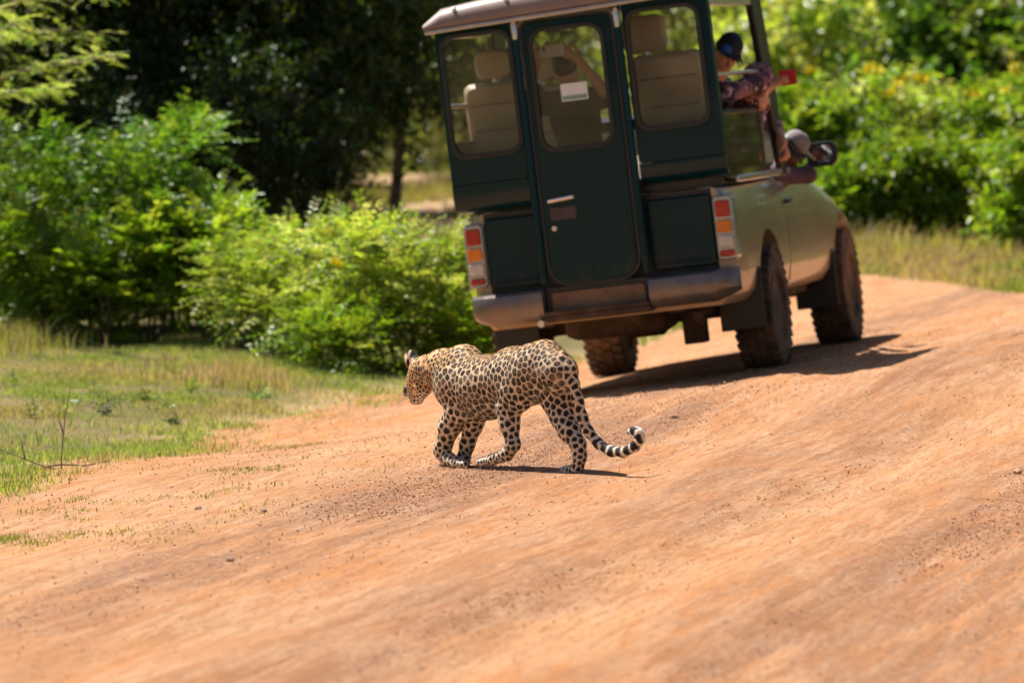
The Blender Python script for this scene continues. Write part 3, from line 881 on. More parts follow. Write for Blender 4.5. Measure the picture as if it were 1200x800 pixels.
def build_jeep():
    J = empty("safari_jeep")
    tag(J, "dark green open-sided safari jeep seen from behind driving away along the dirt road", "jeep")
    # ---- lower body: cargo bed, doors, front wings
    bm = bmesh.new()
    loft(bm, [body_section(y, 1.205, 1.20, hw) for y, hw in ((-1.13, .815), (-1.11, .845), (-.95, .865), (-.4, .875), (.3, .88), (.80, .875))])
    bed = from_bm("cargo_bed", bm, M_SIDE, None)
    cut_wheels(bed, (0,), .475); bed.parent = J
    bm = bmesh.new(); bx(bm, -.80, .80, -1.10, .78, 1.207, 1.225)
    from_bm("bed_shade_sheet", bm, M_BLACK, J)  # added black sheet that stands in for shade on the bed top
    bm = bmesh.new(); bx(bm, -.83, .83, -1.125, -1.095, 1.226, 1.30)
    from_bm("gap_shade_board", bm, M_BLACK, J)  # added black filler that paints the gap under the canopy as shade
    for sx in (-1, 1):
        bm = bmesh.new()
        h = [(.79, .46), (.85, .53), (.872, .66), (.877, .80), (.868, .98), (.845, 1.12), (.82, 1.165), (.78, 1.17), (.76, .8)]
        loft(bm, [[(sx * x, y, z) for x, z in h] for y in (.815, 1.3, 1.98)])
        door = from_bm("front_door", bm, M_SIDE, J, True)
        bm = bmesh.new(); bx(bm, sx * .872 - .012, sx * .872 + .014, .90, 1.06, 1.02, 1.05)
        from_bm("door_handle", bm, M_BLACK, door, bevel=.008)
    bm = bmesh.new(); bx(bm, -.74, .74, .815, 1.98, .46, .60)
    from_bm("cab_floor", bm, M_UNDER, J)
    bm = bmesh.new()
    secs = []
    for y, zt, hw in ((1.995, 1.18, .868), (2.2, 1.16, .872), (2.5, 1.115, .875), (2.8, 1.06, .88), (3.1, 1.0, .88), (3.4, .935, .872), (3.6, .87, .855), (3.72, .80, .82), (3.78, .72, .78)):
        s = [(hw - .09, .46), (hw - .03, .53), (hw - .005, min(.66, zt - .2)), (hw, min(.80, zt - .14)), (hw - .008, min(.98, zt - .1)), (hw - .03, zt - .06), (hw - .06, zt - .012), (hw - .10, zt), (hw - .3, zt + .03)]
        secs.append([(x, y, z) for x, z in s] + [(-x, y, z) for x, z in reversed(s)])
    loft(bm, secs)
    fw = from_bm("bonnet_and_wings", bm, M_SIDE, None)
    cut_wheels(fw, (3.06,), .48); fw.parent = J
    # inner lining of the wheel wells and chassis
    bm = bmesh.new()
    for sx in (-1, 1):
        bx(bm, sx * .42 - .05, sx * .42 + .05, -1.1, 3.6, .44, .58)
    for y in (-.9, -.2, .9, 2.2): bx(bm, -.40, .40, y, y + .10, .45, .57)
    bx(bm, -.70, .70, .7, 2.35, .40, .455)
    from_bm("chassis", bm, M_UNDER, J, bevel=.01)
    for y in (0.0, 3.06):
        bm = bmesh.new(); tube(bm, [(-.64, y, .40), (-.2, y, .40), (-.12, y, .40), (.12, y, .40), (.2, y, .40), (.64, y, .40)], [.05, .05, .12, .12, .05, .05], 14)
        from_bm("axle", bm, M_UNDER, J, True)
    # spare wheel slung under the bed
    bm = bmesh.new()
    prof = [(.12, -.08), (.30, -.10), (.355, -.07), (.365, 0), (.355, .07), (.30, .10), (.12, .08)]
    lathe_y(bm, prof, (0, 0, 0), 32)
    bmesh.ops.transform(bm, matrix=Matrix.Translation((-.02, -.66, .43)) @ Matrix.Rotation(math.pi / 2, 4, 'Y'), verts=bm.verts[:])
    from_bm("spare_wheel", bm, M_UNDER, J, True)
    bm = bmesh.new(); tube(bm, [(.50, -.2, .42), (.52, -.9, .42), (.56, -1.1, .40)], .032, 10)
    from_bm("exhaust_pipe", bm, M_UNDER, J, True)
    bm = bmesh.new(); bx(bm, .36, .50, -.62, -.46, .22, .46)
    from_bm("spring_hanger", bm, M_UNDER, J, bevel=.01)
    # ---- wheels
    def wheel(x, y, hz=.39):
        sx = 1 if x > 0 else -1
        hub = empty("wheel"); hub.parent = J
        bm = bmesh.new()
        w = .128
        prof = [(.215, -w * .8), (.24, -w), (.33, -w * 1.03), (.368, -w * .94), (.378, -w * .7), (.380, 0), (.378, w * .7), (.368, w * .94), (.33, w * 1.03), (.24, w), (.215, w * .8)]
        lathe_y(bm, prof, (x, y, hz), 56)
        ty = from_bm("tyre", bm, M_RUBBER, hub, True)
        bm = bmesh.new()
        n = 34
        for k in range(n):
            for row, (ox, ln, off, tw) in enumerate(((-.098, .062, 0, .2), (-.033, .052, .5, -.35), (.033, .052, .0, .35), (.098, .062, .5, -.2))):
                a = 2 * math.pi * (k + off) / n
                m = Matrix.Translation((x, y, hz)) @ Matrix.Rotation(a, 4, 'X') @ Matrix.Translation((ox, 0, .381)) @ Matrix.Rotation(tw, 4, 'Z') @ Matrix.Diagonal((ln, .044, .022, 1))
                bmesh.ops.create_cube(bm, size=1.0, matrix=m)
        tr = from_bm("tread_blocks", bm, M_RUBBER, hub); tag(tr, kind='stuff')
        bm = bmesh.new()
        o = sx
        prof = [(.222, -.09 * o), (.222, .10 * o), (.205, .105 * o), (.195, .06 * o), (.15, .03 * o), (.09, .055 * o), (.06, .06 * o), (.055, .095 * o), (.0001, .10 * o)]
        lathe_y(bm, prof, (x, y, hz), 40)
        for k in range(6):
            a = 2 * math.pi * k / 6
            m = Matrix.Translation((x + .062 * o, y + .035 * math.cos(a) * 2.2, hz + .035 * math.sin(a) * 2.2)) @ Matrix.Rotation(math.pi / 2, 4, 'Y')
            bmesh.ops.create_cone(bm, cap_ends=True, segments=6, radius1=.012, radius2=.010, depth=.02, matrix=m)
        from_bm("rim", bm, M_RIM, hub, True)
    for x, y in ((.775, 0), (-.80, 0), (.775, 3.06), (-.825, 3.06)): wheel(x, y, .39 if x > 0 else .35)
    for x, y in ((.735, -.50), (-.735, -.50), (.735, 2.52), (-.735, 2.52)):
        bm = bmesh.new(); bx(bm, x - .145, x + .145, y - .012, y + .012, .27, .66)
        from_bm("mudflap", bm, M_BLACK, J, bevel=.006)
    # ---- tailgate panels, lights, bumper
    for x0, x1 in ((-.735, -.375), (.315, .735)):
        bm = bmesh.new(); plate(bm, rrect(x0, x1, .715, 1.165, .03), None, -1.165, -1.135)
        tg = from_bm("tailgate_panel", bm, M_PAINT, J, bevel=.012)
        bm = bmesh.new(); bx(bm, x0 + .04, x1 - .04, -1.172, -1.160, .755, .775)
        from_bm("pressed_ridge", bm, M_PAINT, tg, bevel=.006)
    bm = bmesh.new(); bx(bm, -.735, .735, -1.134, -1.128, .66, 1.20)
    from_bm("bed_rear_wall", bm, M_BLACK, J)
    for sx in (-1, 1):
        bm = bmesh.new()
        xo, xi = sx * .868, sx * .742
        a, b = min(xo, xi), max(xo, xi)
        plate(bm, rrect(a, b, .735, 1.145, .03), None, -1.185, -1.02)
        hous = from_bm("tail_light", bm, M_LAMP, J, bevel=.012)
        xa, xb = a + .016, b - .016
        for nm, mt, zz0, zz1 in (("red_lens", M_RED, 1.010, 1.112), ("amber_lens", M_AMBER, .912, .990), ("clear_lens", M_CLEAR, .820, .893), ("red_reflector", M_RED, .760, .800)):
            bm = bmesh.new(); plate(bm, rrect(xa, xb, zz0, zz1, .014), None, -1.200, -1.184)
            from_bm(nm, bm, mt, hous, bevel=.008)
    for x0, x1, dx in ((-.845, -.375, -1), (.31, .87, 1)):
        bm = bmesh.new()
        yf = lambda x: -1.36 + .13 * max(0, (abs(x) - .72) / .15) ** 2
        secs = []
        for k in range(9):
            x = x0 + (x1 - x0) * k / 8
            e = yf(x)
            zb = .51 + (.05 * max(0, (abs(x) - .74) / .12))
            secs.append([(x, -1.17, .685), (x, e + .05, .69), (x, e + .012, .672), (x, e, .64), (x, e, .57), (x, e + .02, zb + .01), (x, e + .06, zb - .02), (x, -1.17, zb - .01)])
        loft(bm, secs)
        from_bm("bumper", bm, M_BUMP, J, True)
    bm = bmesh.new(); bx(bm, -.37, .305, -1.36, -1.17, .475, .515); bx(bm, -.37, .305, -1.36, -1.335, .515, .545)
    from_bm("step", bm, M_UNDER, J, bevel=.01)
    bm = bmesh.new(); plate(bm, rrect(-.33, .27, .535, .655, .02), None, -1.262, -1.25)
    from_bm("number_plate", bm, simple("mud_coated_plate", (.20, .12, .07), .8, dust=.3), J)
    bm = bmesh.new(); bx(bm, -.37, .305, -1.245, -1.17, .515, .69)
    from_bm("step_back", bm, M_BLACK, J)
    bm = bmesh.new()
    bmesh.ops.create_cone(bm, cap_ends=True, segments=12, radius1=.022, radius2=.022, depth=.05, matrix=Matrix.Translation((-.40, -1.34, .475)) @ Matrix.Rotation(math.pi / 2, 4, 'X'))
    from_bm("tow_eye", bm, M_STEEL, J, True)
    # ---- passenger canopy
    YR = -1.26
    for x0, x1, wx0, wx1, wz0, wz1 in ((-.885, -.385, -.835, -.415, 1.585, 2.325), (.325, .875, .365, .795, 1.62, 2.345)):
        bm = bmesh.new()
        plate(bm, rrect(x0, x1, 1.40, 2.425, .02), rrect(wx0, wx1, wz0, wz1, .075), YR, YR + .035)
        pn = from_bm("rear_panel", bm, M_PAINT, J, bevel=.008)
        bm = bmesh.new(); plate(bm, rrect(wx0 - .028, wx1 + .028, wz0 - .028, wz1 + .028, .095), rrect(wx0 + .003, wx1 - .003, wz0 + .003, wz1 - .003, .072), YR - .014, YR - .001)
        from_bm("window_seal", bm, M_BLACK, pn, bevel=.005)
        bm = bmesh.new(); plate(bm, rrect(wx0 - .004, wx1 + .004, wz0 - .004, wz1 + .004, .075), None, YR + .014, YR + .020)
        from_bm("window_pane", bm, M_GLASS, pn)
        # curved apron below the panel
        bm = bmesh.new()
        dz = -.045 if x0 < 0 else 0.0
        prof = [(YR, 1.399), (YR - .002, 1.36 + dz), (YR + .012, 1.31 + dz), (YR + .05, 1.275 + dz), (YR + .12, 1.262 + dz), (YR + .12, 1.285 + dz), (YR + .06, 1.30 + dz), (YR + .035, 1.399)]
        loft(bm, [[(x, y, z) for y, z in prof] for x in (x0, x1)])
        from_bm("panel_apron", bm, M_PAINT, pn, True)
    # door with window, posts either side
    bm = bmesh.new()
    plate(bm, rrect(-.318, .252, .705, 2.365, (.13, .13, .05, .05)), rrect(-.262, .178, 1.56, 2.30, .085), YR - .02, YR + .025)
    dr = from_bm("rear_door", bm, M_PAINT, J, bevel=.010)
    bm = bmesh.new()
    plate(bm, rrect(-.335, .270, .688, 2.38, (.145, .145, .06, .06)), rrect(-.316, .250, .707, 2.363, (.128, .128, .05, .05)), YR - .012, YR + .03)
    from_bm("door_seal", bm, M_BLACK, dr)
    bm = bmesh.new(); plate(bm, rrect(-.288, .204, 1.534, 2.326, .105), rrect(-.259, .175, 1.563, 2.297, .082), YR - .032, YR - .021)
    from_bm("window_seal", bm, M_BLACK, dr, bevel=.004)
    bm = bmesh.new(); plate(bm, rrect(-.266, .182, 1.556, 2.304, .085), None, YR - .002, YR + .004)
    from_bm("window_pane", bm, M_GLASS, dr)
    bm = bmesh.new(); plate(bm, rrect(-.115, .055, 1.845, 1.955, .006), None, YR - .0055, YR - .0028)
    stk = from_bm("window_sticker", bm, simple("white_sticker", (.75, .77, .76), .5, var=.04), dr)
    bm = bmesh.new(); plate(bm, rrect(-.108, .048, 1.852, 1.878, .004), None, YR - .0075, YR - .0056)
    from_bm("sticker_band", bm, simple("green_print", (.22, .36, .30), .5, var=.3, scale=40), stk)
    bm = bmesh.new(); tube(bm, [(-.27, YR - .022, 1.232), (-.27, YR - .055, 1.232), (-.11, YR - .055, 1.245), (-.11, YR - .022, 1.245)], .013, 8)
    from_bm("door_handle", bm, M_STEEL, dr, True)
    bm = bmesh.new(); plate(bm, rrect(-.275, -.105, 1.11, 1.19, .01), None, YR - .024, YR - .019)
    from_bm("latch_plate", bm, simple("worn_plum_plate", (.055, .035, .04), .4), dr, bevel=.003)
    bm = bmesh.new(); bmesh.ops.create_cone(bm, cap_ends=True, segments=14, radius1=.018, radius2=.016, depth=.03, matrix=Matrix.Translation((-.255, YR - .03, 1.06)) @ Matrix.Rotation(math.pi / 2, 4, 'X'))
    from_bm("door_lock", bm, M_STEEL, dr, True)
    for px in (-.362, .296):
        bm = bmesh.new(); tube(bm, [(px, YR - .018, .72), (px, YR - .018, 2.36), (px, YR - .012, 2.395), (px, YR + .01, 2.41)], .024, 12)
        po = from_bm("door_post", bm, M_PAINT, J, True)
        bm = bmesh.new(); tube(bm, [(px, YR - .024, 2.27), (px, YR - .030, 2.36), (px, YR - .018, 2.40)], [.020, .024, .012], 10)
        from_bm("post_highlight", bm, M_STEEL, po, True)  # bright steel sleeve puts a highlight onto the top of the post
    # side rails, corner posts, front bow
    for sx in (-1, 1):
        xo = .865 * sx
        bm = bmesh.new(); bx(bm, xo - .028, xo + .012, YR + .035, YR + .10, 1.28, 2.42)
        from_bm("corner_post", bm, M_PAINT, J, bevel=.01)
        bm = bmesh.new()
        loft(bm, [[(xo - .028, y0_, z_), (xo + .018, y0_, z_), (xo + .018, y1_, z_), (xo - .028, y1_, z_)] for y0_, y1_, z_ in ((.36, .74, 2.40), (.58, .92, 1.85), (.84, 1.00, 1.20))])
        from_bm("front_post", bm, M_BLACK, J, bevel=.01)
        bm = bmesh.new(); bx(bm, xo - .022, xo + .014, YR + .1, .38, 2.33, 2.39)
        from_bm("side_rail", bm, M_STEEL, J, bevel=.008)
        bm = bmesh.new(); tube(bm, [(xo, YR + .1, 1.90), (xo, .55, 1.90)], .014, 8)
        from_bm("grab_rail", bm, M_STEEL, J, True)
        bm = bmesh.new(); bx(bm, xo - .015, xo + .012, -.85, 1.20, 1.21, 1.255)
        from_bm("bed_rail", bm, M_STEEL, J, bevel=.008)
        # dull plastic sheet in the lower half of the open side
        bm = bmesh.new(); bx(bm, xo - .006, xo + .002, YR + .11, .20, 1.24, 1.64)
        sh = from_bm("side_sheet", bm, M_SIDEGLASS, J)
        bm = bmesh.new(); bx(bm, xo - .012, xo + .008, YR + .11, .28, 1.642, 1.67); bx(bm, xo - .011, xo + .007, .202, .28, 1.24, 1.6415)
        from_bm("sheet_frame", bm, M_BLACK, J, bevel=.006)
    bm = bmesh.new(); bx(bm, -.84, .84, YR + .22, .60, 1.265, 1.30)
    from_bm("passenger_floor", bm, M_BLACK, J)
    # roof: shallow curved tray with a rolled dusty edge
    bm = bmesh.new()
    secs = []
    for y, e in ((YR - .10, .0), (YR - .105, .03), (YR - .08, .075), (YR - .03, .10), (YR + .2, .11), (.6, .11), (.95, .09), (1.03, .03)):
        row = []
        for k in range(17):
            x = -.93 + 1.86 * k / 16
            cr = .05 * (1 - (x / .93) ** 2)
            ed = min(1, (1 - abs(x) / .93) / .05 + .0)
            row.append((x, y, 2.455 + (e + .001) * (.35 + .65 * min(1, ed)) + cr * (e / .11)))
        low = [(x, y + (.02 if y < 0 else -.02), 2.447) for x, _, _ in reversed(row)]
        secs.append(row + low)
    loft(bm, secs)
    rf = from_bm("roof", bm, M_ROOF, J, True)
    bm = bmesh.new(); bx(bm, -.925, .925, YR - .095, YR - .03, 2.418, 2.446)
    from_bm("roof_trim", bm, M_LAMP, rf, bevel=.008)
    for k in range(5):
        x = -.72 + .34 * k
        bm = bmesh.new(); bmesh.ops.create_uvsphere(bm, u_segments=10, v_segments=6, radius=.016, matrix=Matrix.Translation((x, YR - .075, 2.538 + .03 * (1 - (x / .93) ** 2))))
        from_bm("rivet", bm, M_STEEL, rf, True)
    bm = bmesh.new(); bx(bm, -.86, .86, YR + .04, .9, 2.43, 2.446)
    from_bm("roof_lining", bm, M_LINER, rf)
    for o in [rf] + list(rf.children):
        for v_ in o.data.vertices: v_.co.z += .028 * (v_.co.x / .9) - .026
    # passenger seats
    def seat(x, y, w, zb, zt, hb, ht, tilt=.10, hx=0.0):
        s = empty("passenger_seat"); s.parent = J
        def cushion(name, x0, x1, y0, y1, z0_, z1, lean):
            bm = bmesh.new()
            n = 5
            pl = rrect(x0, x1, z0_, z1, min(.06, (z1 - z0_) * .35))
            secs = []
            for yy, sc in ((y0, .86), (y0 + .02, .96), (y0 + .05, 1.0), (y1 - .05, 1.0), (y1 - .02, .96), (y1, .86)):
                cx, cz = (x0 + x1) / 2, (z0_ + z1) / 2
                secs.append([(cx + (px - cx) * sc, yy + (pz - zb) * lean, cz + (pz - cz) * sc) for px, pz in pl])
            loft(bm, secs)
            return from_bm(name, bm, M_SEAT, s, True)
        b = cushion("backrest", x - w / 2, x + w / 2, y, y + .16, zb, zt, -tilt)
        for zz in (zb + (zt - zb) * .36, zb + (zt - zb) * .70):
            bm = bmesh.new(); tube(bm, [(x - w / 2 + .05, y - .001 - (zz - zb) * tilt, zz), (x + w / 2 - .05, y - .001 - (zz - zb) * tilt, zz)], .006, 6)
            from_bm("seam", bm, M_LINER, b, True)
        cushion("headrest", x + hx - w * .31, x + hx + w * .31, y + .02, y + .13, hb, ht, -tilt)
        bm = bmesh.new()
        tube(bm, [(x + hx, y + .06 - (zt - zb) * tilt, zt - .05), (x + hx, y + .06 - (hb - zb) * tilt, hb + .05)], .03, 8)
        from_bm("headrest_stem", bm, M_STEEL, s, True)
        bm = bmesh.new(); bx(bm, x - w / 2, x + w / 2, y + .12, y + .60, zb - .16, zb - .02)
        from_bm("seat_cushion", bm, M_SEAT, s, bevel=.04)
        bm = bmesh.new(); bx(bm, x - w / 2 + .04, x + w / 2 - .04, y + .10, y + .56, 1.30, zb - .16)
        from_bm("seat_box", bm, M_LINER, s)
    seat(-.675, -.62, .40, 1.55, 2.03, 2.04, 2.23, hx=.02)
    seat(.50, -.80, .46, 1.55, 2.08, 2.09, 2.33, hx=-.13)
    seat(-.555, .30, .40, 1.50, 1.98, 2.00, 2.17)
    seat(.50, .30, .40, 1.46, 1.90, 1.92, 2.06)
    # ---- driver's cab
    bm = bmesh.new()
    loft(bm, [[(-hw, y, z - .04), (-hw, y, z), (-hw * .8, y, z + .03), (hw * .8, y, z + .03), (hw, y, z), (hw, y, z - .04)] for y, z, hw in ((1.06, 1.66, .60), (1.4, 1.69, .615), (1.75, 1.66, .60))])
    from_bm("cab_roof", bm, M_BLACK, J, True)
    for sx in (-1, 1):
        bm = bmesh.new(); tube(bm, [(sx * .61, 1.74, 1.66), (sx * .74, 2.25, 1.18)], .030, 8)
        from_bm("windscreen_pillar", bm, M_BLACK, J, True)
    bm = bmesh.new()
    vs = [bm.verts.new(p) for p in ((-.58, 1.76, 1.645), (.58, 1.76, 1.645), (.71, 2.24, 1.20), (-.71, 2.24, 1.20))]
    ws = [bm.verts.new(v_.co + Vector((0, .006, .005))) for v_ in vs]
    bm.faces.new(vs); bm.faces.new(ws[::-1])
    for k in range(4): bm.faces.new((vs[k], ws[k], ws[(k + 1) % 4], vs[(k + 1) % 4]))
    from_bm("windscreen", bm, M_GLASS, J)
    bm = bmesh.new(); bx(bm, -.76, .76, 2.02, 2.26, .9, 1.17)
    from_bm("dashboard", bm, M_BLACK, J, bevel=.03)
    seat(.42, .98, .42, .93, 1.35, 1.37, 1.50)
    # quarter window behind the driver's door
    bm = bmesh.new(); bx(bm, .838, .846, .83, 1.16, 1.26, 1.44)
    from_bm("quarter_window", bm, M_GLASS, J)
    for sx in (-1, 1):
        mr = empty("wing_mirror"); mr.parent = J
        bm = bmesh.new()
        c = Vector((sx * 1.0, 1.80, 1.315))
        pl = rrect(c.x - .105, c.x + .10, c.z - .09, c.z + .075, .05)
        loft(bm, [[(c.x + (px - c.x) * s_, c.y + dy, c.z + (pz - c.z) * s_) for px, pz in pl] for dy, s_ in ((-.03, .96), (-.02, 1.0), (.02, .98), (.06, .8), (.09, .45))])
        from_bm("mirror_housing", bm, M_BLACK, mr, True)
        bm = bmesh.new(); plate(bm, rrect(c.x - .06, c.x + .07, c.z - .06, c.z + .052, .035), None, c.y - .036, c.y - .031)
        g = from_bm("mirror_glass", bm, M_MIRROR, mr)
        bm = bmesh.new(); tube(bm, [(sx * .80, 1.90, 1.18), (sx * .94, 1.84, 1.28)], .022, 8)
        from_bm("mirror_arm", bm, M_BLACK, mr, True)
    J.matrix_world = JM
    return J
JEEP = build_jeep()

# ------------------------------------------------------------------ people in the jeep
def skin_mat(name, col): return simple(name, col, 0.5, var=0.12, scale=25)
def cloth_pattern(name, a, b, c_, scale):
    t = NT(name)
    co = t.coord()
    n1 = t.noise(co, scale, 3, 0.6); n2 = t.noise(co, scale * 1.7, 2)
    col = t.mix(t.ramp(n1, [(0.46, 0.0), (0.52, 1.0)]), a, b)
    col = t.mix(t.ramp(n2, [(0.58, 0.0), (0.62, 1.0)]), col, c_)
    return t.done(t.bsdf(col, 0.85, t.bump(t.noise(co, 60, 3), 0.4, 0.01)))
def unit(v): return v / np.linalg.norm(v)
def hand(pr, wrist, d, n, side, curl, s=1.0):
    """palm, four bent fingers of unequal length and a thumb from the side of the palm"""
    d = unit(d); n = unit(n - d * (n @ d)); a = np.cross(d, n) * side
    k = wrist + d * .085 * s
    pr.append((wrist + d * .012, k, .026 * s, .034 * s, (n, 1.7), .012))
    for i, (o, L) in enumerate(((.030, .068), (.010, .078), (-.010, .073), (-.029, .058))):
        p = k + a * o * s
        d1 = unit(d * math.cos(curl * .6) + n * math.sin(curl * .6)); d2 = unit(d * math.cos(curl * 1.5) + n * math.sin(curl * 1.5))
        q = p + d1 * L * .52 * s; e = q + d2 * L * .48 * s
        pr.append((p - d * .01, q, .0095 * s, .0088 * s, None, .006)); pr.append((q, e, .0088 * s, .0076 * s, None, .006))
    b0 = wrist + d * .028 * s + a * .026 * s
    b1 = b0 + unit(d * .6 + a * .7 + n * .35) * .042 * s
    b2 = b1 + unit(d * .85 + a * .1 + n * .5) * .032 * s
    pr.append((b0, b1, .0125 * s, .0105 * s, None, .01)); pr.append((b1, b2, .0105 * s, .0085 * s, None, .006))

def person(label, cat_group, sp):
    L = lambda k: jw(*sp[k])
    hip, chest, neck, head = L('hip'), L('chest'), L('neck'), L('head')
    face = unit(jw(*sp['face']) - jw(0, 0, 0)); upv = unit(head - neck)
    face = unit(face - upv * (face @ upv)); side = np.cross(face, upv)
    bs = unit(L('sh_r') - L('sh_l')); bf = unit(np.cross(unit(chest - hip), bs)); 
    body = []
    body += [(head + upv * .028 - face * .012, head - face * .002, .090, .080, (side, 1.12), .03),
             (head + face * .012 - upv * .03, head + face * .032 - upv * .078, .064, .040, None, .03),
             (head + face * .086 + upv * .01, head + face * .102 - upv * .022, .010, .015, None, .012),
             (head + face * .080 - upv * .052 - side * .018, head + face * .080 - upv * .052 + side * .018, .010, .010, None, .01),
             (head + side * .074 - upv * .002, head + side * .078 - upv * .030, .018, .011, (side, 1.8), .01),
             (head - side * .074 - upv * .002, head - side * .078 - upv * .030, .018, .011, (side, 1.8), .01),
             (head + face * .073 + upv * .022 + side * .03, head + face * .073 + upv * .022 - side * .03, .012, .012, None, .012),
             (neck - upv * .03, head - upv * .05 - face * .015, .058, .052, None, .03)]
    body += [(hip - bs * .06, hip + bs * .06, .13, .13, None, .06), (hip, chest, .125, .135, (bf, 1.25), .06),
             (chest, neck - upv * .04, .135, .075, (bf, 1.25), .06), (L('sh_l'), L('sh_r'), .062, .062, None, .05)]
    shirt = [(hip + (chest - hip) * .05, chest, .142, .152, (bf, 1.22), .06), (chest, neck - upv * .055, .150, .088, (bf, 1.22), .06), (L('sh_l'), L('sh_r'), .076, .076, None, .05)]
    for s_, sg in (('l', -1), ('r', 1)):
        sh, el, wr = L('sh_' + s_), L('el_' + s_), L('wr_' + s_)
        body += [(sh, el, .050, .040, None, .03), (el, wr, .040, .027, None, .02)]
        hd = unit(wr - el) if ('hd_' + s_) not in sp else unit(jw(*sp['hd_' + s_]) - jw(0, 0, 0))
        hn = unit(jw(*sp.get('hn_' + s_, (0, 0, -1))) - jw(0, 0, 0))
        hand(body, wr, hd, hn, sg, sp.get('curl', .8))
        sl = sp.get('sleeve', .8)
        if sl <= 1: shirt += [(sh, sh + (el - sh) * sl, .066, .056, None, .03)]
        else: shirt += [(sh, el, .066, .054, None, .03), (el, el + (wr - el) * (sl - 1), .054, .043, None, .03)]
    trs = []
    for sg in (-1, 1):
        kn = hip + bs * .10 * sg + unit(jw(*sp['fwd']) - jw(0, 0, 0)) * .40 + V(0, 0, -.02)
        an = kn + V(0, 0, -sp.get('shin', .38)) + unit(jw(*sp['fwd']) - jw(0, 0, 0)) * .03
        h0 = hip + bs * .09 * sg
        body += [(h0, kn, .085, .058, None, .05), (kn, an, .056, .038, None, .03), (an, an + unit(jw(*sp['fwd']) - jw(0, 0, 0)) * .13 - V(0, 0, .03), .036, .030, None, .03)]
        trs += [(h0, kn, .098, .071, None, .05), (kn, an, .069, .056, None, .03)]
    trs += [(hip - bs * .06, hip + bs * .06, .143, .143, None, .06)]
    v, f = sdf_mesh(body, 0.0085, .03)
    o = obj("person", mesh_np("person", v, f, sp['skin'], True))
    tag(o, label, "person", cat_group)
    v, f = sdf_mesh(shirt, 0.014, .03); obj("shirt", mesh_np("shirt", v, f, sp['shirt'], True), o)
    v, f = sdf_mesh(trs, 0.016, .03); obj("trousers", mesh_np("trousers", v, f, M_TROUSER, True), o)
    hairp = [(head + upv * .036 - face * .024, head - upv * .020 - face * .040, .092, .070, (side, 1.10), .03), (head + upv * .062 + face * .028, head + upv * .06 - face * .02, .062, .075, (side, 1.1), .03)]
    if sp.get('scarf'):
        hairp = [(head + upv * .032 - face * .022, head - upv * .05 - face * .03, .106, .092, None, .04), (head - upv * .09 - face * .01, neck - upv * .02, .088, .11, None, .05)]
        v, f = sdf_mesh(hairp, 0.011, .03); obj("head_scarf", mesh_np("head_scarf", v, f, sp['scarf'], True), o)
    else:
        v, f = sdf_mesh(hairp, 0.009, .03); obj("hair", mesh_np("hair", v, f, M_HAIR, True), o)
    if sp.get('cap'):
        cap = [(head + upv * .078 - face * .016, head + upv * .080 + face * .008, .084, .080, (side, 1.06), .03)]
        for q in (-.045, -.015, .015, .045):
            cap.append((head + upv * .058 + face * .07 + side * q, head + upv * .045 + face * (.165 - abs(q) * .6) + side * q * 1.1, .016, .010, (upv, 1.6), .02))
        v, f = sdf_mesh(cap, 0.008, .03); cp = obj("cap", mesh_np("cap", v, f, sp['cap'], True), o)
        if sp.get('strap'):
            st = [(head + upv * .022 + (face * math.cos(a0) + side * math.sin(a0)) * .094, head + upv * .022 + (face * math.cos(a0 + .35) + side * math.sin(a0 + .35)) * .094, .013, .013, None, .01) for a0 in np.arange(0, 6.28, .35)]
            v, f = sdf_mesh(st, 0.007, .01); obj("sunglasses_strap", mesh_np("sunglasses_strap", v, f, M_BLACK, True), cp)
        if sp.get('band'):
            bd = [(head + upv * .066 + face * .055 + side * .05 * a_, head + upv * .095 + face * .03 - side * .02 * a_, .038, .040, None, .02) for a_ in (1,)]
            v, f = sdf_mesh(bd, 0.008, .02); obj("cap_panel", mesh_np("cap_panel", v, f, sp['band'], True), cp)
    return o
M_TROUSER = simple("dark_trousers", (.04, .04, .05), .85)
M_HAIR = simple("black_hair", (.015, .012, .010), .5, var=.4, scale=60)

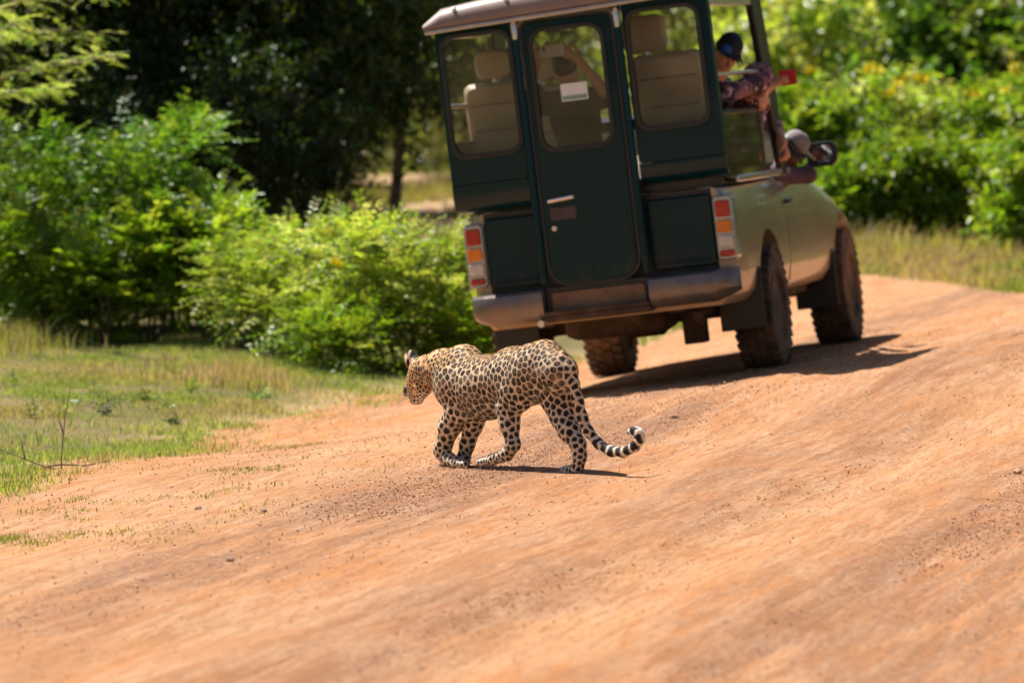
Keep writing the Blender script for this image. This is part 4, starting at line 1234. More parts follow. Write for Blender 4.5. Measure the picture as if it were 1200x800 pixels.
def build_people():
    grp = "people riding in the jeep"
    person("person photographed through the rear door window, dark haired, raising a white phone", grp, dict(
        hip=(-.17, -.50, 1.42), chest=(-.18, -.56, 1.73), neck=(-.18, -.58, 1.92), head=(-.185, -.66, 2.03), face=(0, -1, -.15), fwd=(0, -1, 0),
        sh_l=(.02, -.55, 1.85), sh_r=(-.38, -.55, 1.85), el_l=(.075, -.78, 1.88), el_r=(-.40, -.80, 1.98), wr_l=(-.06, -.86, 2.10), wr_r=(-.325, -.88, 2.12),
        hd_l=(-.6, -.25, .5), hd_r=(.6, -.25, .5), hn_l=(0, 1, .2), hn_r=(0, 1, .2), curl=.7, sleeve=.75, shin=.06,
        skin=skin_mat("tan_skin", (.68, .36, .24)), shirt=simple("brown_shirt", (.045, .038, .036), .9, var=.3)))
    bm = bmesh.new(); plate(bm, rrect(-.285, -.13, 2.135, 2.215, .012), None, -.925, -.913)
    bmesh.ops.transform(bm, matrix=JM, verts=bm.verts[:])
    ph = from_bm("phone", bm, M_WHITE, None, bevel=.003)
    tag(ph, "white phone held up sideways behind the rear door window", "phone")
    bm = bmesh.new(); bmesh.ops.create_cone(bm, cap_ends=True, segments=14, radius1=.011, radius2=.011, depth=.004, matrix=JM @ Matrix.Translation((-.262, -.928, 2.195)) @ Matrix.Rotation(math.pi / 2, 4, 'X'))
    from_bm("camera_lens", bm, M_BLACK, ph)
    person("person in a dark cap with blue panel leaning out behind the jeep's corner post", grp, dict(
        hip=(.42, -.05, 1.42), chest=(.60, -.15, 1.74), neck=(.70, -.22, 1.90), head=(.785, -.26, 2.015), face=(.50, -.80, -.25), fwd=(0, 1, 0),
        sh_l=(.54, -.02, 1.82), sh_r=(.74, -.26, 1.77), el_l=(.74, .20, 1.72), el_r=(.96, -.04, 1.83), wr_l=(.88, .05, 1.76), wr_r=(.93, .16, 1.74),
        hd_l=(.5, -.5, -.3), hd_r=(-.2, .6, -.6), hn_l=(0, 0, -1), hn_r=(-1, 0, 0), curl=1.0, sleeve=1.5, shin=.1,
        skin=skin_mat("ruddy_skin", (.75, .34, .20)), shirt=cloth_pattern("plum_patterned_cloth", (.30, .13, .15), (.06, .03, .05), (.62, .45, .47), 11.0),
        cap=simple("navy_cap", (.008, .010, .020), .8), band=simple("blue_panel", (.012, .07, .32), .7)))
    person("person in a patterned head scarf reaching a red phone out of the jeep's side", grp, dict(
        hip=(.44, .52, 1.36), chest=(.72, .55, 1.60), neck=(.80, .55, 1.72), head=(.855, .50, 1.825), face=(.8, .4, -.2), fwd=(0, 1, 0),
        sh_l=(.70, .72, 1.70), sh_r=(.76, .40, 1.68), el_l=(.86, .86, 1.52), el_r=(.82, .22, 1.72), wr_l=(.93, .70, 1.42), wr_r=(.965, .32, 1.795),
        hd_l=(.2, -.3, -.8), hd_r=(.8, .1, .35), hn_l=(-1, 0, 0), hn_r=(0, .8, -.5), curl=1.1, sleeve=1.15, shin=.1,
        skin=skin_mat("light_brown_skin", (.62, .28, .14)), shirt=cloth_pattern("pink_patterned_blouse", (.36, .20, .24), (.10, .05, .08), (.66, .54, .56), 16.0),
        scarf=cloth_pattern("plum_patterned_scarf", (.34, .14, .16), (.08, .035, .05), (.66, .50, .52), 13.0)))
    bm = bmesh.new(); plate(bm, rrect(1.015, 1.125, 1.785, 1.885, .012), None, .325, .345)
    bmesh.ops.transform(bm, matrix=JM, verts=bm.verts[:])
    tag(from_bm("phone", bm, simple("red_phone_case", (.55, .008, .02), .35, var=.1), None, bevel=.005), "red phone held out from the side of the jeep", "phone")
    person("person at the wheel in a pale grey cap leaning out of the front door window", grp, dict(
        hip=(.46, 1.38, .86), chest=(.66, 1.32, 1.12), neck=(.79, 1.28, 1.25), head=(.875, 1.27, 1.345), face=(.72, .45, -.2), fwd=(0, 1, 0),
        sh_l=(.60, 1.46, 1.22), sh_r=(.76, 1.14, 1.20), el_l=(.55, 1.75, 1.10), el_r=(.97, 1.30, 1.185), wr_l=(.50, 1.95, 1.12), wr_r=(.85, 1.56, 1.205),
        hd_l=(0, 1, 0), hd_r=(-.5, .8, 0), hn_l=(0, 0, -1), hn_r=(0, 0, -1), curl=.9, sleeve=1.4, shin=.16,
        skin=skin_mat("dark_brown_skin", (.13, .055, .032)), shirt=simple("dark_plum_shirt", (.10, .055, .075), .85, var=.3), strap=True, cap=simple("grey_cap", (.24, .21, .21), .8, var=.1)))
build_people()

# ------------------------------------------------------------------ plants
def leaf_mesh(base, d, up, ln, wd, col, fold=.22, droop=.15):
    """numpy leaves: base (N,3), direction, rough up vector, length, width, colour (N,3)"""
    N = len(base)
    d = d / np.linalg.norm(d, axis=1, keepdims=True)
    s = np.cross(d, up); s /= np.maximum(np.linalg.norm(s, axis=1, keepdims=True), 1e-6)
    n = np.cross(s, d)
    L = ln[:, None]; Wd = wd[:, None]
    mid = base + d * L * .48
    v = np.stack([base, mid + s * Wd * .5 + n * Wd * fold, base + d * L - n * L * droop, mid - s * Wd * .5 + n * Wd * fold], 1).reshape(-1, 3)
    i = np.arange(N)[:, None] * 4
    f = np.concatenate([i + np.array([[0, 1, 2]]), i + np.array([[0, 2, 3]])], 0)
    c = np.repeat(col, 4, 0)
    return v, f, c
def rdir(n, r):
    v = r.normal(size=(n, 3)); return v / np.linalg.norm(v, axis=1, keepdims=True)
def shoots_to_leaves(o, d, ln, nl, leaf, pal, r, pair=True, spread=1.0, wratio=.42):
    """leaves set along every shoot"""
    N = len(o)
    t = np.linspace(.12, 1.0, nl)
    tt = np.tile(t, N); idx = np.repeat(np.arange(N), nl)
    dd = d[idx]; L = ln[idx]
    pos = o[idx] + dd * (L * tt)[:, None]
    pos[:, 2] -= (L * tt ** 2 * .22)
    side = np.cross(dd, np.array([0, 0, 1.0])); side /= np.maximum(np.linalg.norm(side, axis=1, keepdims=True), 1e-6)
    up0 = np.cross(side, dd)
    if pair:
        sg = np.where(np.arange(len(idx)) % 2 == 0, 1.0, -1.0)[:, None]
        ld = dd * .45 + side * sg * spread + rdir(len(idx), r) * .30
    else:
        a = np.arange(len(idx)) * 2.4
        ld = dd * .5 + side * np.cos(a)[:, None] * spread + up0 * np.sin(a)[:, None] * spread + rdir(len(idx), r) * .25
    up = up0 + rdir(len(idx), r) * .55 + np.array([0, 0, .5])
    sz = leaf * r.uniform(.65, 1.25, len(idx)) * (1 - .25 * tt)
    pk = r.integers(0, len(pal), N)[idx]
    col = np.array(pal)[pk] * r.uniform(.75, 1.25, (len(idx), 1)) * (np.array([1, 1, 1]) + r.normal(0, .06, (len(idx), 3)))
    return leaf_mesh(pos, ld, up, sz, sz * wratio, np.clip(col, .004, .9))

PAL = dict(
    fresh=[(.200, .300, .030), (.150, .250, .028), (.240, .320, .045), (.110, .205, .026), (.260, .310, .055)],
    mid=[(.110, .215, .032), (.080, .170, .028), (.160, .255, .038), (.060, .135, .026), (.220, .290, .055)],
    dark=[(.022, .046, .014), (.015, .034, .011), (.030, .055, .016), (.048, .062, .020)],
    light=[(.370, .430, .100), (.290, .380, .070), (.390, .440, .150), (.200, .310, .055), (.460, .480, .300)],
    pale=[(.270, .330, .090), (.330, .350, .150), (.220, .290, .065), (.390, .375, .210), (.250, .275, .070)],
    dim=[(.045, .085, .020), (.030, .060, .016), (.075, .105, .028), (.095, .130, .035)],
    olive=[(.150, .185, .045), (.110, .145, .038), (.190, .210, .075), (.225, .215, .120)])

def lobes_of(r, rx, ry, h, nl, low):
    out = []
    for i in range(nl):
        a = r.uniform(0, 6.283); q = math.sqrt(r.uniform(0, 1)) * .78
        zc = r.uniform(low, .80)
        k = (1 - .45 * max(0, zc - .45) / .55)
        out.append((math.cos(a) * rx * q * k, math.sin(a) * ry * q * k, h * zc, r.uniform(.22, .42) * min(rx, h * .8)))
    return out
def taper_tube(pts, r0, r1, seg=6):
    bm = bmesh.new()
    n = len(pts)
    tube(bm, pts, [r0 + (r1 - r0) * i / (n - 1) for i in range(n)], seg)
    return bm

FLW = None
def flower_mesh():
    global FLW
    if FLW is None:
        r = np.random.default_rng(8)
        n = 26
        b = rdir(n, r) * .028; b[:, 2] = np.abs(b[:, 2]) * .8
        d = b + rdir(n, r) * .012 + np.array([0, 0, .012])
        v, f, c = leaf_mesh(b, d, rdir(n, r), np.full(n, .055), np.full(n, .040), np.ones((n, 3)))
        FLW = mesh_np("flower", v, f, M_FLOWER)
    return FLW

def shrub(label, px, Y, h, w, pal, leaf=.065, n=520, nl=13, seed=0, flowers=0, group=None, low=.22, name="shrub", stems=5, pair=True, slen=(.16, .40), cat="shrub", dx=0.0, wr=.42):
    r = np.random.default_rng(1000 + seed)
    x = (px - 600) / F_PX * Y + dx
    zb = float(H(x, Y)) - .02
    root = empty(name, (x, Y, zb))
    tag(root, label, cat, group)
    lob = lobes_of(r, w / 2, w / 2 * .9, h, max(7, int(9 * w)), low)
    o, d = [], []
    wts = np.array([q[3] ** 2 for q in lob]); wts /= wts.sum()
    pick = r.choice(len(lob), n, p=wts)
    dirs = rdir(n, r)
    dirs[:, 2] = dirs[:, 2] * .8 + .25
    dirs /= np.linalg.norm(dirs, axis=1, keepdims=True)
    lb = np.array(lob)[pick]
    rad_ = lb[:, 3] * r.uniform(.25, 1.0, n)
    o = lb[:, :3] + dirs * rad_[:, None]
    o[:, 2] = np.maximum(o[:, 2], .02)
    d = dirs * .8 + rdir(n, r) * .45 + np.array([0, 0, .28])
    d /= np.linalg.norm(d, axis=1, keepdims=True)
    ln = r.uniform(*slen, n)
    v, f, c = shoots_to_leaves(o, d, ln, nl, leaf, PAL[pal], r, pair, wratio=wr)
    lf = r.uniform(.70, 1.25, len(lob))
    c = c * np.repeat(lf[pick], nl * 4)[:, None]
    me = mesh_np("foliage", v, f, M_LEAF); set_col(me, c)
    obj("foliage", me, root)
    for i in range(stems):
        L = lob[i % len(lob)]
        e = Vector((L[0], L[1], L[2] + L[3] * .4))
        p0 = Vector((r.uniform(-.06, .06), r.uniform(-.06, .06), -.03))
        m1 = p0.lerp(e, .5) + Vector((r.uniform(-.06, .06), r.uniform(-.06, .06), .08 * h))
        from_bm("stem", taper_tube([p0, p0.lerp(m1, .5) + Vector((r.uniform(-.03, .03),) * 3), m1, e], .018, .006, 6), M_BARK, root, True)
    if flowers:
        fm = flower_mesh()
        top = np.argsort(-(o[:, 2] - .35 * o[:, 1] + r.normal(0, .30 * h, n)))[:flowers]
        for k in top:
            fo = obj("flower", fm, root)
            fo.location = o[k] + d[k] * ln[k] * 1.0 + np.array([0, -.05, .02])
            s_ = r.uniform(.8, 1.5); fo.scale = (s_, s_, s_); fo.rotation_euler = (r.uniform(-.5, .5), r.uniform(-.5, .5), r.uniform(0, 6))
    return root

def tree(label, px, Y, h, crown_r, crown_lo, pal, seed, tr=.14, n=900, leaf=.15, lean=0.0, group=None, dx=0.0, nl=11):
    """trunk that splits into limbs, crown of leafy shoots hung on the limbs"""
    r = np.random.default_rng(3000 + seed)
    x = (px - 600) / F_PX * Y + dx
    zb = float(H(x, Y)) - .05
    root = empty("tree", (x, Y, zb))
    tag(root, label, "tree", group)
    fork = Vector((lean * 1.4 + r.uniform(-.1, .1), r.uniform(-.2, .2), crown_lo * .8))
    pts = [Vector((0, 0, 0)), Vector((lean * .3, 0, fork.z * .33)) + Vector((r.uniform(-.08, .08), 0, 0)), Vector((lean * .8, .02, fork.z * .68)) + Vector((r.uniform(-.08, .08), 0, 0)), fork]
    bm = bmesh.new(); tube(bm, pts, [tr * 1.35, tr, tr * .9, tr * .8], 10)
    from_bm("trunk", bm, M_BARK, root, True)
    tips = []
    nlimb = 6
    for i in range(nlimb):
        a = i / nlimb * 6.283 + r.uniform(-.4, .4)
        q = crown_r * r.uniform(.5, .85)
        e = Vector((fork.x + math.cos(a) * q, fork.y + math.sin(a) * q, r.uniform(crown_lo + .25 * (h - crown_lo), h * .9)))
        m1 = fork.lerp(e, .45) + Vector((0, 0, r.uniform(.1, .5)))
        from_bm("limb", taper_tube([fork, fork.lerp(m1, .5) + Vector((r.uniform(-.1, .1), r.uniform(-.1, .1), 0)), m1, m1.lerp(e, .5) + Vector((0, 0, .12)), e], tr * .55, tr * .10, 7), M_BARK, root, True)
        tips += [m1.lerp(e, t) for t in (.25, .6, 1.0)]
    tips = np.array([tuple(t) for t in tips])
    lobes = [(t[0] + r.uniform(-.5, .5), t[1] + r.uniform(-.5, .5), t[2] + r.uniform(-.4, .6), crown_r * r.uniform(.24, .38)) for t in tips]
    # a low skirt of hanging boughs
    for i in range(22):
        a = r.uniform(0, 6.283)
        lobes.append((fork.x + math.cos(a) * crown_r * .75, fork.y + math.sin(a) * crown_r * .75, crown_lo + r.uniform(.25, .9), crown_r * .26))
    lobes = np.array(lobes)
    pick = r.integers(0, len(lobes), n)
    dirs = rdir(n, r)
    o = lobes[pick, :3] + dirs * (lobes[pick, 3] * r.uniform(.3, 1.0, n))[:, None] * np.array([1, 1, .75])
    o[:, 2] = np.maximum(o[:, 2], crown_lo)
    d = dirs * .8 + rdir(n, r) * .5 + np.array([0, 0, .1]); d /= np.linalg.norm(d, axis=1, keepdims=True)
    v, f, c = shoots_to_leaves(o, d, r.uniform(.3, .6, n), nl, leaf, PAL[pal], r, False)
    me = mesh_np("crown", v, f, M_LEAF); set_col(me, c)
    obj("crown", me, root)
    return root

def build_plants():
    # ---- left of the road: sunlit bushes along the verge
    gl = "bushes along the left verge"
    shrub("mid green bush at the photo's left edge behind the seeding grass", 20, 53.6, 1.70, 1.9, 'mid', .085, 640, 13, 1, low=.06, group=gl)
    shrub("tall mid green bush between two bright sprigs on the left verge", 118, 54.2, 1.80, 2.0, 'mid', .085, 720, 13, 2, low=.06, group=gl)
    shrub("tall green bush beside the dark shade under the trees", 212, 54.6, 1.85, 1.8, 'mid', .082, 640, 13, 3, low=.06, group=gl)
    shrub("low bright feathery bush at the far left behind the grass", 42, 52.9, 1.10, 1.3, 'fresh', 0.098, 302, 15, 4, group=gl)
    shrub("bright feathery sprig standing in front of the tall green bush", 178, 52.8, 1.10, 1.0, 'fresh', 0.104, 201, 15, 5, group=gl)
    shrub("small bright sprig low on the left verge near the twigs", 120, 52.5, .75, .8, 'fresh', 0.101, 136, 15, 6, group=gl)
    shrub("bright bush with drooping leaves left of the pale thicket", 248, 52.8, 1.10, 1.1, 'fresh', 0.094, 237, 15, 7, group=gl)
    shrub("pale yellow green thicket in front of the dark tree shade", 345, 51.4, 1.05, 1.35, 'light', .066, 540, 12, 8, group=gl, flowers=1)
    shrub("tallest pale thicket in the middle of the left verge", 418, 51.2, 1.12, 1.35, 'light', .064, 600, 12, 9, group=gl)
    shrub("pale green thicket with one yellow bloom behind the leopard's back", 490, 51.4, .98, 1.1, 'light', .064, 560, 12, 10, group=gl, flowers=2)
    shrub("pale green thicket touching the jeep's left tail light", 543, 51.6, .58, .6, 'light', .064, 300, 12, 11, group=gl, flowers=1)
    shrub("low fresh green bush in front of the pale thickets", 395, 50.4, .52, 1.0, 'fresh', .062, 290, 12, 12, group=gl, low=.15)
    shrub("low leafy bush above the leopard's shoulders", 530, 51.0, .50, .8, 'fresh', .062, 250, 12, 13, group=gl, low=.15)
    shrub("low bushy growth left of the leopard's head", 462, 50.8, .48, .9, 'fresh', .060, 270, 12, 14, group=gl, low=.15, flowers=1)
    shrub("shaggy low bush between the bright sprig and the pale thicket", 292, 52.0, .85, .95, 'light', .068, 290, 13, 15, group=gl)
    # ---- dark understorey and trees behind them
    gd = "dark bushes in the shade of the trees"
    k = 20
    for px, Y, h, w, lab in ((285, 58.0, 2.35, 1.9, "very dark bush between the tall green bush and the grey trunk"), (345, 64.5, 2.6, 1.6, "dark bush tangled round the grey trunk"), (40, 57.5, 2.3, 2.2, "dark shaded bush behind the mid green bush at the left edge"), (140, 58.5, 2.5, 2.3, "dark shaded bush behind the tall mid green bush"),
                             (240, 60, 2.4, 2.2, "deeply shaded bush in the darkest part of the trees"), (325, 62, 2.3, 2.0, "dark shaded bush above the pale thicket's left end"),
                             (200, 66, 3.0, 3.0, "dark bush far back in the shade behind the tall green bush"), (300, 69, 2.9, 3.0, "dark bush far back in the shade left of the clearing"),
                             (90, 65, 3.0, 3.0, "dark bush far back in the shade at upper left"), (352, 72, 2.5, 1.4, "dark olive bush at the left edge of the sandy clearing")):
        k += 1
        shrub(lab, px, Y, h, w, 'dark', .085, 620, 10, k, group=gd, name="shaded_shrub", stems=4, pair=False)  # understorey shade is put into these dark leaf colours
    gt = "trees shading the left side"
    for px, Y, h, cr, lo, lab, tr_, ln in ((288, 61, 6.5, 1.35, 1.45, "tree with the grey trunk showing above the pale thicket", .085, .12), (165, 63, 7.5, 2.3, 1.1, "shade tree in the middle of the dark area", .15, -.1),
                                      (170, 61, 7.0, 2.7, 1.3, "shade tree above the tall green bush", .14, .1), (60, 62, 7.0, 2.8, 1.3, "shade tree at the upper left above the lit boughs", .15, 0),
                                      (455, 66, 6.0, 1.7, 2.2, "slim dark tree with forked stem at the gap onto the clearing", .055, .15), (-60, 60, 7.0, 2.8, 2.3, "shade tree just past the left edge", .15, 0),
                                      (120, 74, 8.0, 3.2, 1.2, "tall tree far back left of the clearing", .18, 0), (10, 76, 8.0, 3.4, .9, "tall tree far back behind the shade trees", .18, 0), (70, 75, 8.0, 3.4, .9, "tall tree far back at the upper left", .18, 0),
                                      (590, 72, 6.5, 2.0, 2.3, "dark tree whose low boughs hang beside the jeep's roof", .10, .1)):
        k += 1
        tree(lab, px, Y, h, cr, lo, 'dim' if px in (288, 170, 60) else 'dark', k, tr_, 1500, .16, ln, gt)  # dark crowns have shade in the leaf colour, dim ones a few lit leaves
    # thorn tree standing left of the frame: its lit boughs reach in at the top left
    r = np.random.default_rng(77)
    x = (-105 - 600) / F_PX * 53.0
    root = empty("thorn_tree", (x, 53.0, float(H(x, 53.0)) - .05))
    tag(root, "thorn tree whose sunlit feathery boughs reach in level at the top left", "tree")
    bm = bmesh.new(); tube(bm, [(0, 0, 0), (.05, 0, .9), (-.02, .05, 1.9), (.1, 0, 3.0), (.05, 0, 4.0)], [.11, .09, .08, .06, .03], 10)
    from_bm("trunk", bm, M_BARK, root, True)
    oo, dd, ll = [], [], []
    for i, (z1, ln_, yy, rise) in enumerate(((2.62, 1.75, -.25, .16), (2.36, 1.45, .2, .02), (2.16, 1.70, -.45, .10), (2.80, 1.35, .35, .25), (2.02, 1.10, .5, -.05), (3.0, 1.6, -.6, .1), (3.3, -1.2, .4, .2), (2.6, -1.4, -.3, .1), (2.95, 1.3, 1.1, .2), (2.4, 1.0, -1.1, .1))):
        p0 = Vector((.03, 0, z1 - .35)); e = Vector((ln_, yy * 1.6, z1 + rise)); m1 = p0.lerp(e, .5) + Vector((0, r.uniform(-.1, .1), r.uniform(.04, .2)))
        from_bm("bough", taper_tube([p0, p0.lerp(m1, .5) + Vector((0, r.uniform(-.06, .06), r.uniform(-.03, .07))), m1, m1.lerp(e, .5) + Vector((0, 0, r.uniform(-.03, .06))), e], .026, .004, 6), M_TWIG, root, True)
        for t in np.sort(r.uniform(.2, 1.0, 44)):
            c = (p0.lerp(m1, t * 2) if t < .5 else m1.lerp(e, t * 2 - 1))
            for q in range(2):
                oo.append((c.x, c.y, c.z + r.normal(0, .02))); a = r.uniform(0, 6.28)
                dd.append((math.cos(a) * .7 + .35, math.sin(a) * .8, r.uniform(-.35, .5))); ll.append(r.uniform(.08, .30))
    oo, dd, ll = np.array(oo), np.array(dd), np.array(ll); dd /= np.linalg.norm(dd, axis=1, keepdims=True)
    v, f, c = shoots_to_leaves(oo, dd, ll, 16, .040, PAL['light'], r, True, wratio=.36)
    me = mesh_np("crown", v, f, M_LEAF); set_col(me, c); obj("crown", me, root)
    # ---- beyond the clearing and behind the jeep
    gf = "pale bushes beyond the clearing"
    for px, Y, h, w, lab, fl in ((415, 96, 2.6, 3.2, "pale bush beyond the sandy clearing left of the slim tree", 0), (490, 92, 2.2, 2.8, "yellowish bush beyond the sandy clearing right of the slim tree", 3), (560, 88, 2.7, 3.2, "yellow flecked bush seen through the jeep's left rear window", 14),
                                 (650, 92, 2.9, 3.2, "pale bush seen past the photographer's phone", 4), (740, 90, 2.8, 3.2, "pale bush behind the jeep's right rear window", 4), (820, 86, 2.7, 3.0, "pale bush seen through the jeep's open side", 0), (900, 90, 3.0, 3.0, "pale bush directly right of the jeep's front post", 0),
                                 (350, 104, 3.2, 4.0, "far pale bush left of the clearing's end", 0), (450, 108, 3.4, 4.0, "far pale bush at the clearing's end", 0), (560, 106, 3.4, 4.0, "far pale bush behind the jeep's roof corner", 0), (680, 108, 3.6, 4.0, "far pale bush in line with the jeep's door", 0), (800, 106, 3.6, 4.0, "far pale bush in line with the jeep's right window", 0)):
        k += 1
        shrub(lab, px, Y, h, w, ('pale', 'olive', 'light')[k % 3], .20, 380, 9, k, flowers=fl, group=gf, stems=4, pair=False, slen=(.25, .5), wr=.55)
    # ---- right of the jeep: flowering bushes past the bend
    gr = "yellow flowering bushes past the bend"
    for px, Y, h, w, pal, lab, fl in ((972, 65.0, 1.55, 1.5, 'fresh', "leafy bush half hidden behind the jeep's wing mirror", 4), (1040, 66.0, 1.68, 1.7, 'light', "flowering bush right of the wing mirror", 5), (1112, 66.6, 1.60, 1.7, 'light', "flowering bush with a cluster of yellow blooms, second from the right edge", 4),
                                      (1180, 65.6, 1.65, 1.6, 'light', "flowering bush with the most blooms near the right edge", 7), (1250, 64.6, 1.6, 1.5, 'light', "flowering bush cut by the right edge", 3), (905, 68.0, 1.45, 1.6, 'light', "bush showing between the jeep's post and the mirror", 2),
                                      (1008, 64.2, .85, 1.1, 'fresh', "low dark bush beside the jeep's front wing", 0), (1085, 64.4, 1.0, 1.3, 'fresh', "low dark bush at the foot of the flowering bushes", 0), (1150, 64.2, .95, 1.2, 'fresh', "low shaded bush behind the dry grass strip", 0), (1212, 62.3, 1.25, .9, 'fresh', "bright green bush standing forward at the right edge", 1)):
        k += 1
        shrub(lab, px, Y, h, w, ('light', 'pale', 'fresh')[k % 3] if fl > 1 else pal, .115, 430, 12, k, flowers=fl, group=gr, pair=False, low=.3 if fl > 1 else .2, wr=.48)
    gs = "olive bushes rising behind the flowering bushes"
    for px, Y, h, w, pal, lab in ((940, 74, 2.6, 2.4, 'light', "pale olive bush above the mirror"), (1020, 78, 2.7, 2.6, 'pale', "pale grey green bush at the top right of the jeep"), (1100, 73, 2.7, 2.4, 'mid', "olive bush at the top right behind the flowers"), (1180, 73, 2.7, 2.4, 'olive', "olive bush at the top right corner"), (1260, 75, 2.6, 2.4, 'olive', "olive bush beyond the right edge"),
                                  (960, 90, 3.2, 3.4, 'pale', "larger pale bush far behind the mirror"), (1060, 92, 3.3, 3.4, 'pale', "larger pale bush far behind the flowering bushes"), (1160, 91, 3.3, 3.4, 'pale', "larger pale bush far back at the top right"), (1250, 92, 3.2, 3.4, 'pale', "larger pale bush far back beyond the right edge"), (1350, 80, 3, 3, 'olive', "olive bush well outside the right edge")):
        k += 1
        shrub(lab, px, Y, h, w, pal, .18, 430, 9, k, group=gs, stems=4, pair=False, slen=(.25, .48), wr=.55)
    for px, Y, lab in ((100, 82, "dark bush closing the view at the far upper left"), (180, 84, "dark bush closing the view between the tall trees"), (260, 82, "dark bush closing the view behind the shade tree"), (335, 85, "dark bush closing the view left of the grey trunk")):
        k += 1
        shrub(lab, px, Y, 3.2, 3.6, 'dark', .13, 560, 9, k, group=gd, name="shaded_shrub", stems=4, pair=False, slen=(.25, .5), wr=.55)  # leaf colours darkened as shade to close the bright gaps
    gb = "trees along the back of the clearing"
    for i, (px, Y) in enumerate(((250, 118), (420, 122), (600, 120), (780, 124), (950, 118), (1120, 122), (1290, 118))):
        k += 1
        tree(("dark crowned tree closing the view behind the shade trees", "tree closing the view behind the clearing", "tree closing the view behind the jeep's roof", "tree closing the view behind the jeep's open side", "tree closing the view above the mirror", "tree closing the view behind the flowering bushes", "tree closing the view beyond the right edge")[i],
             px, Y, 7.5, 3.8, .7, 'olive', k, .2, 900, .24, 0, gb)

def blades(n, xr, yr, hmin, hmax, w, pal, seed, mask, name, label, mat=None, tuft=0.0, lean=.5, kind='stuff', clump=None):
    r = np.random.default_rng(seed)
    Y = yr[0] + (yr[1] - yr[0]) * r.random(n)
    a, b = xr
    X = a(Y) + (b(Y) - a(Y)) * r.random(n)
    keep = mask(X, Y, r)
    X, Y = X[keep], Y[keep]; n = len(X)
    Z = H(X, Y) - .004
    hh = r.uniform(hmin, hmax, n) * np.clip(1 + 1.1 * fnoise(X * 2.1, Y * 1.2, 4), .35, 2.2)
    th = r.uniform(0, 6.283, n)
    ln = r.uniform(.1, 1.0, n) * lean
    base = np.stack([X, Y, Z], 1)
    side = np.stack([np.cos(th), np.sin(th), np.zeros(n)], 1)
    ld = np.stack([np.cos(th * 3.1 + 1), np.sin(th * 3.1 + 1), np.zeros(n)], 1)
    mid = base + ld * (hh * ln * .35)[:, None] + np.array([0, 0, 1.0]) * (hh * .6)[:, None]
    tip = base + ld * (hh * ln)[:, None] + np.array([0, 0, 1.0]) * (hh * (1 - .35 * ln))[:, None]
    ww = (w * r.uniform(.6, 1.3, n))[:, None]
    v = np.stack([base - side * ww * .5, base + side * ww * .5, mid + side * ww * .42, tip, mid - side * ww * .42], 1).reshape(-1, 3)
    i = np.arange(n)[:, None] * 5
    f = np.concatenate([i + np.array([[0, 1, 2]]), i + np.array([[0, 2, 4]]), i + np.array([[4, 2, 3]])], 0)
    g = fnoise(X * .9 + 3, Y * .7, 4)[:, None]
    pk = np.clip(((g[:, 0] * 1.3 + .5) * len(pal) + r.normal(0, .9, n)).astype(int), 0, len(pal) - 1)
    c = np.repeat(np.array(pal)[pk] * r.uniform(.75, 1.25, (n, 1)), 5, 0)
    me = mesh_np(name, v, f, mat or M_GRASS); set_col(me, c)
    return tag(obj(name, me), label, kind=kind)

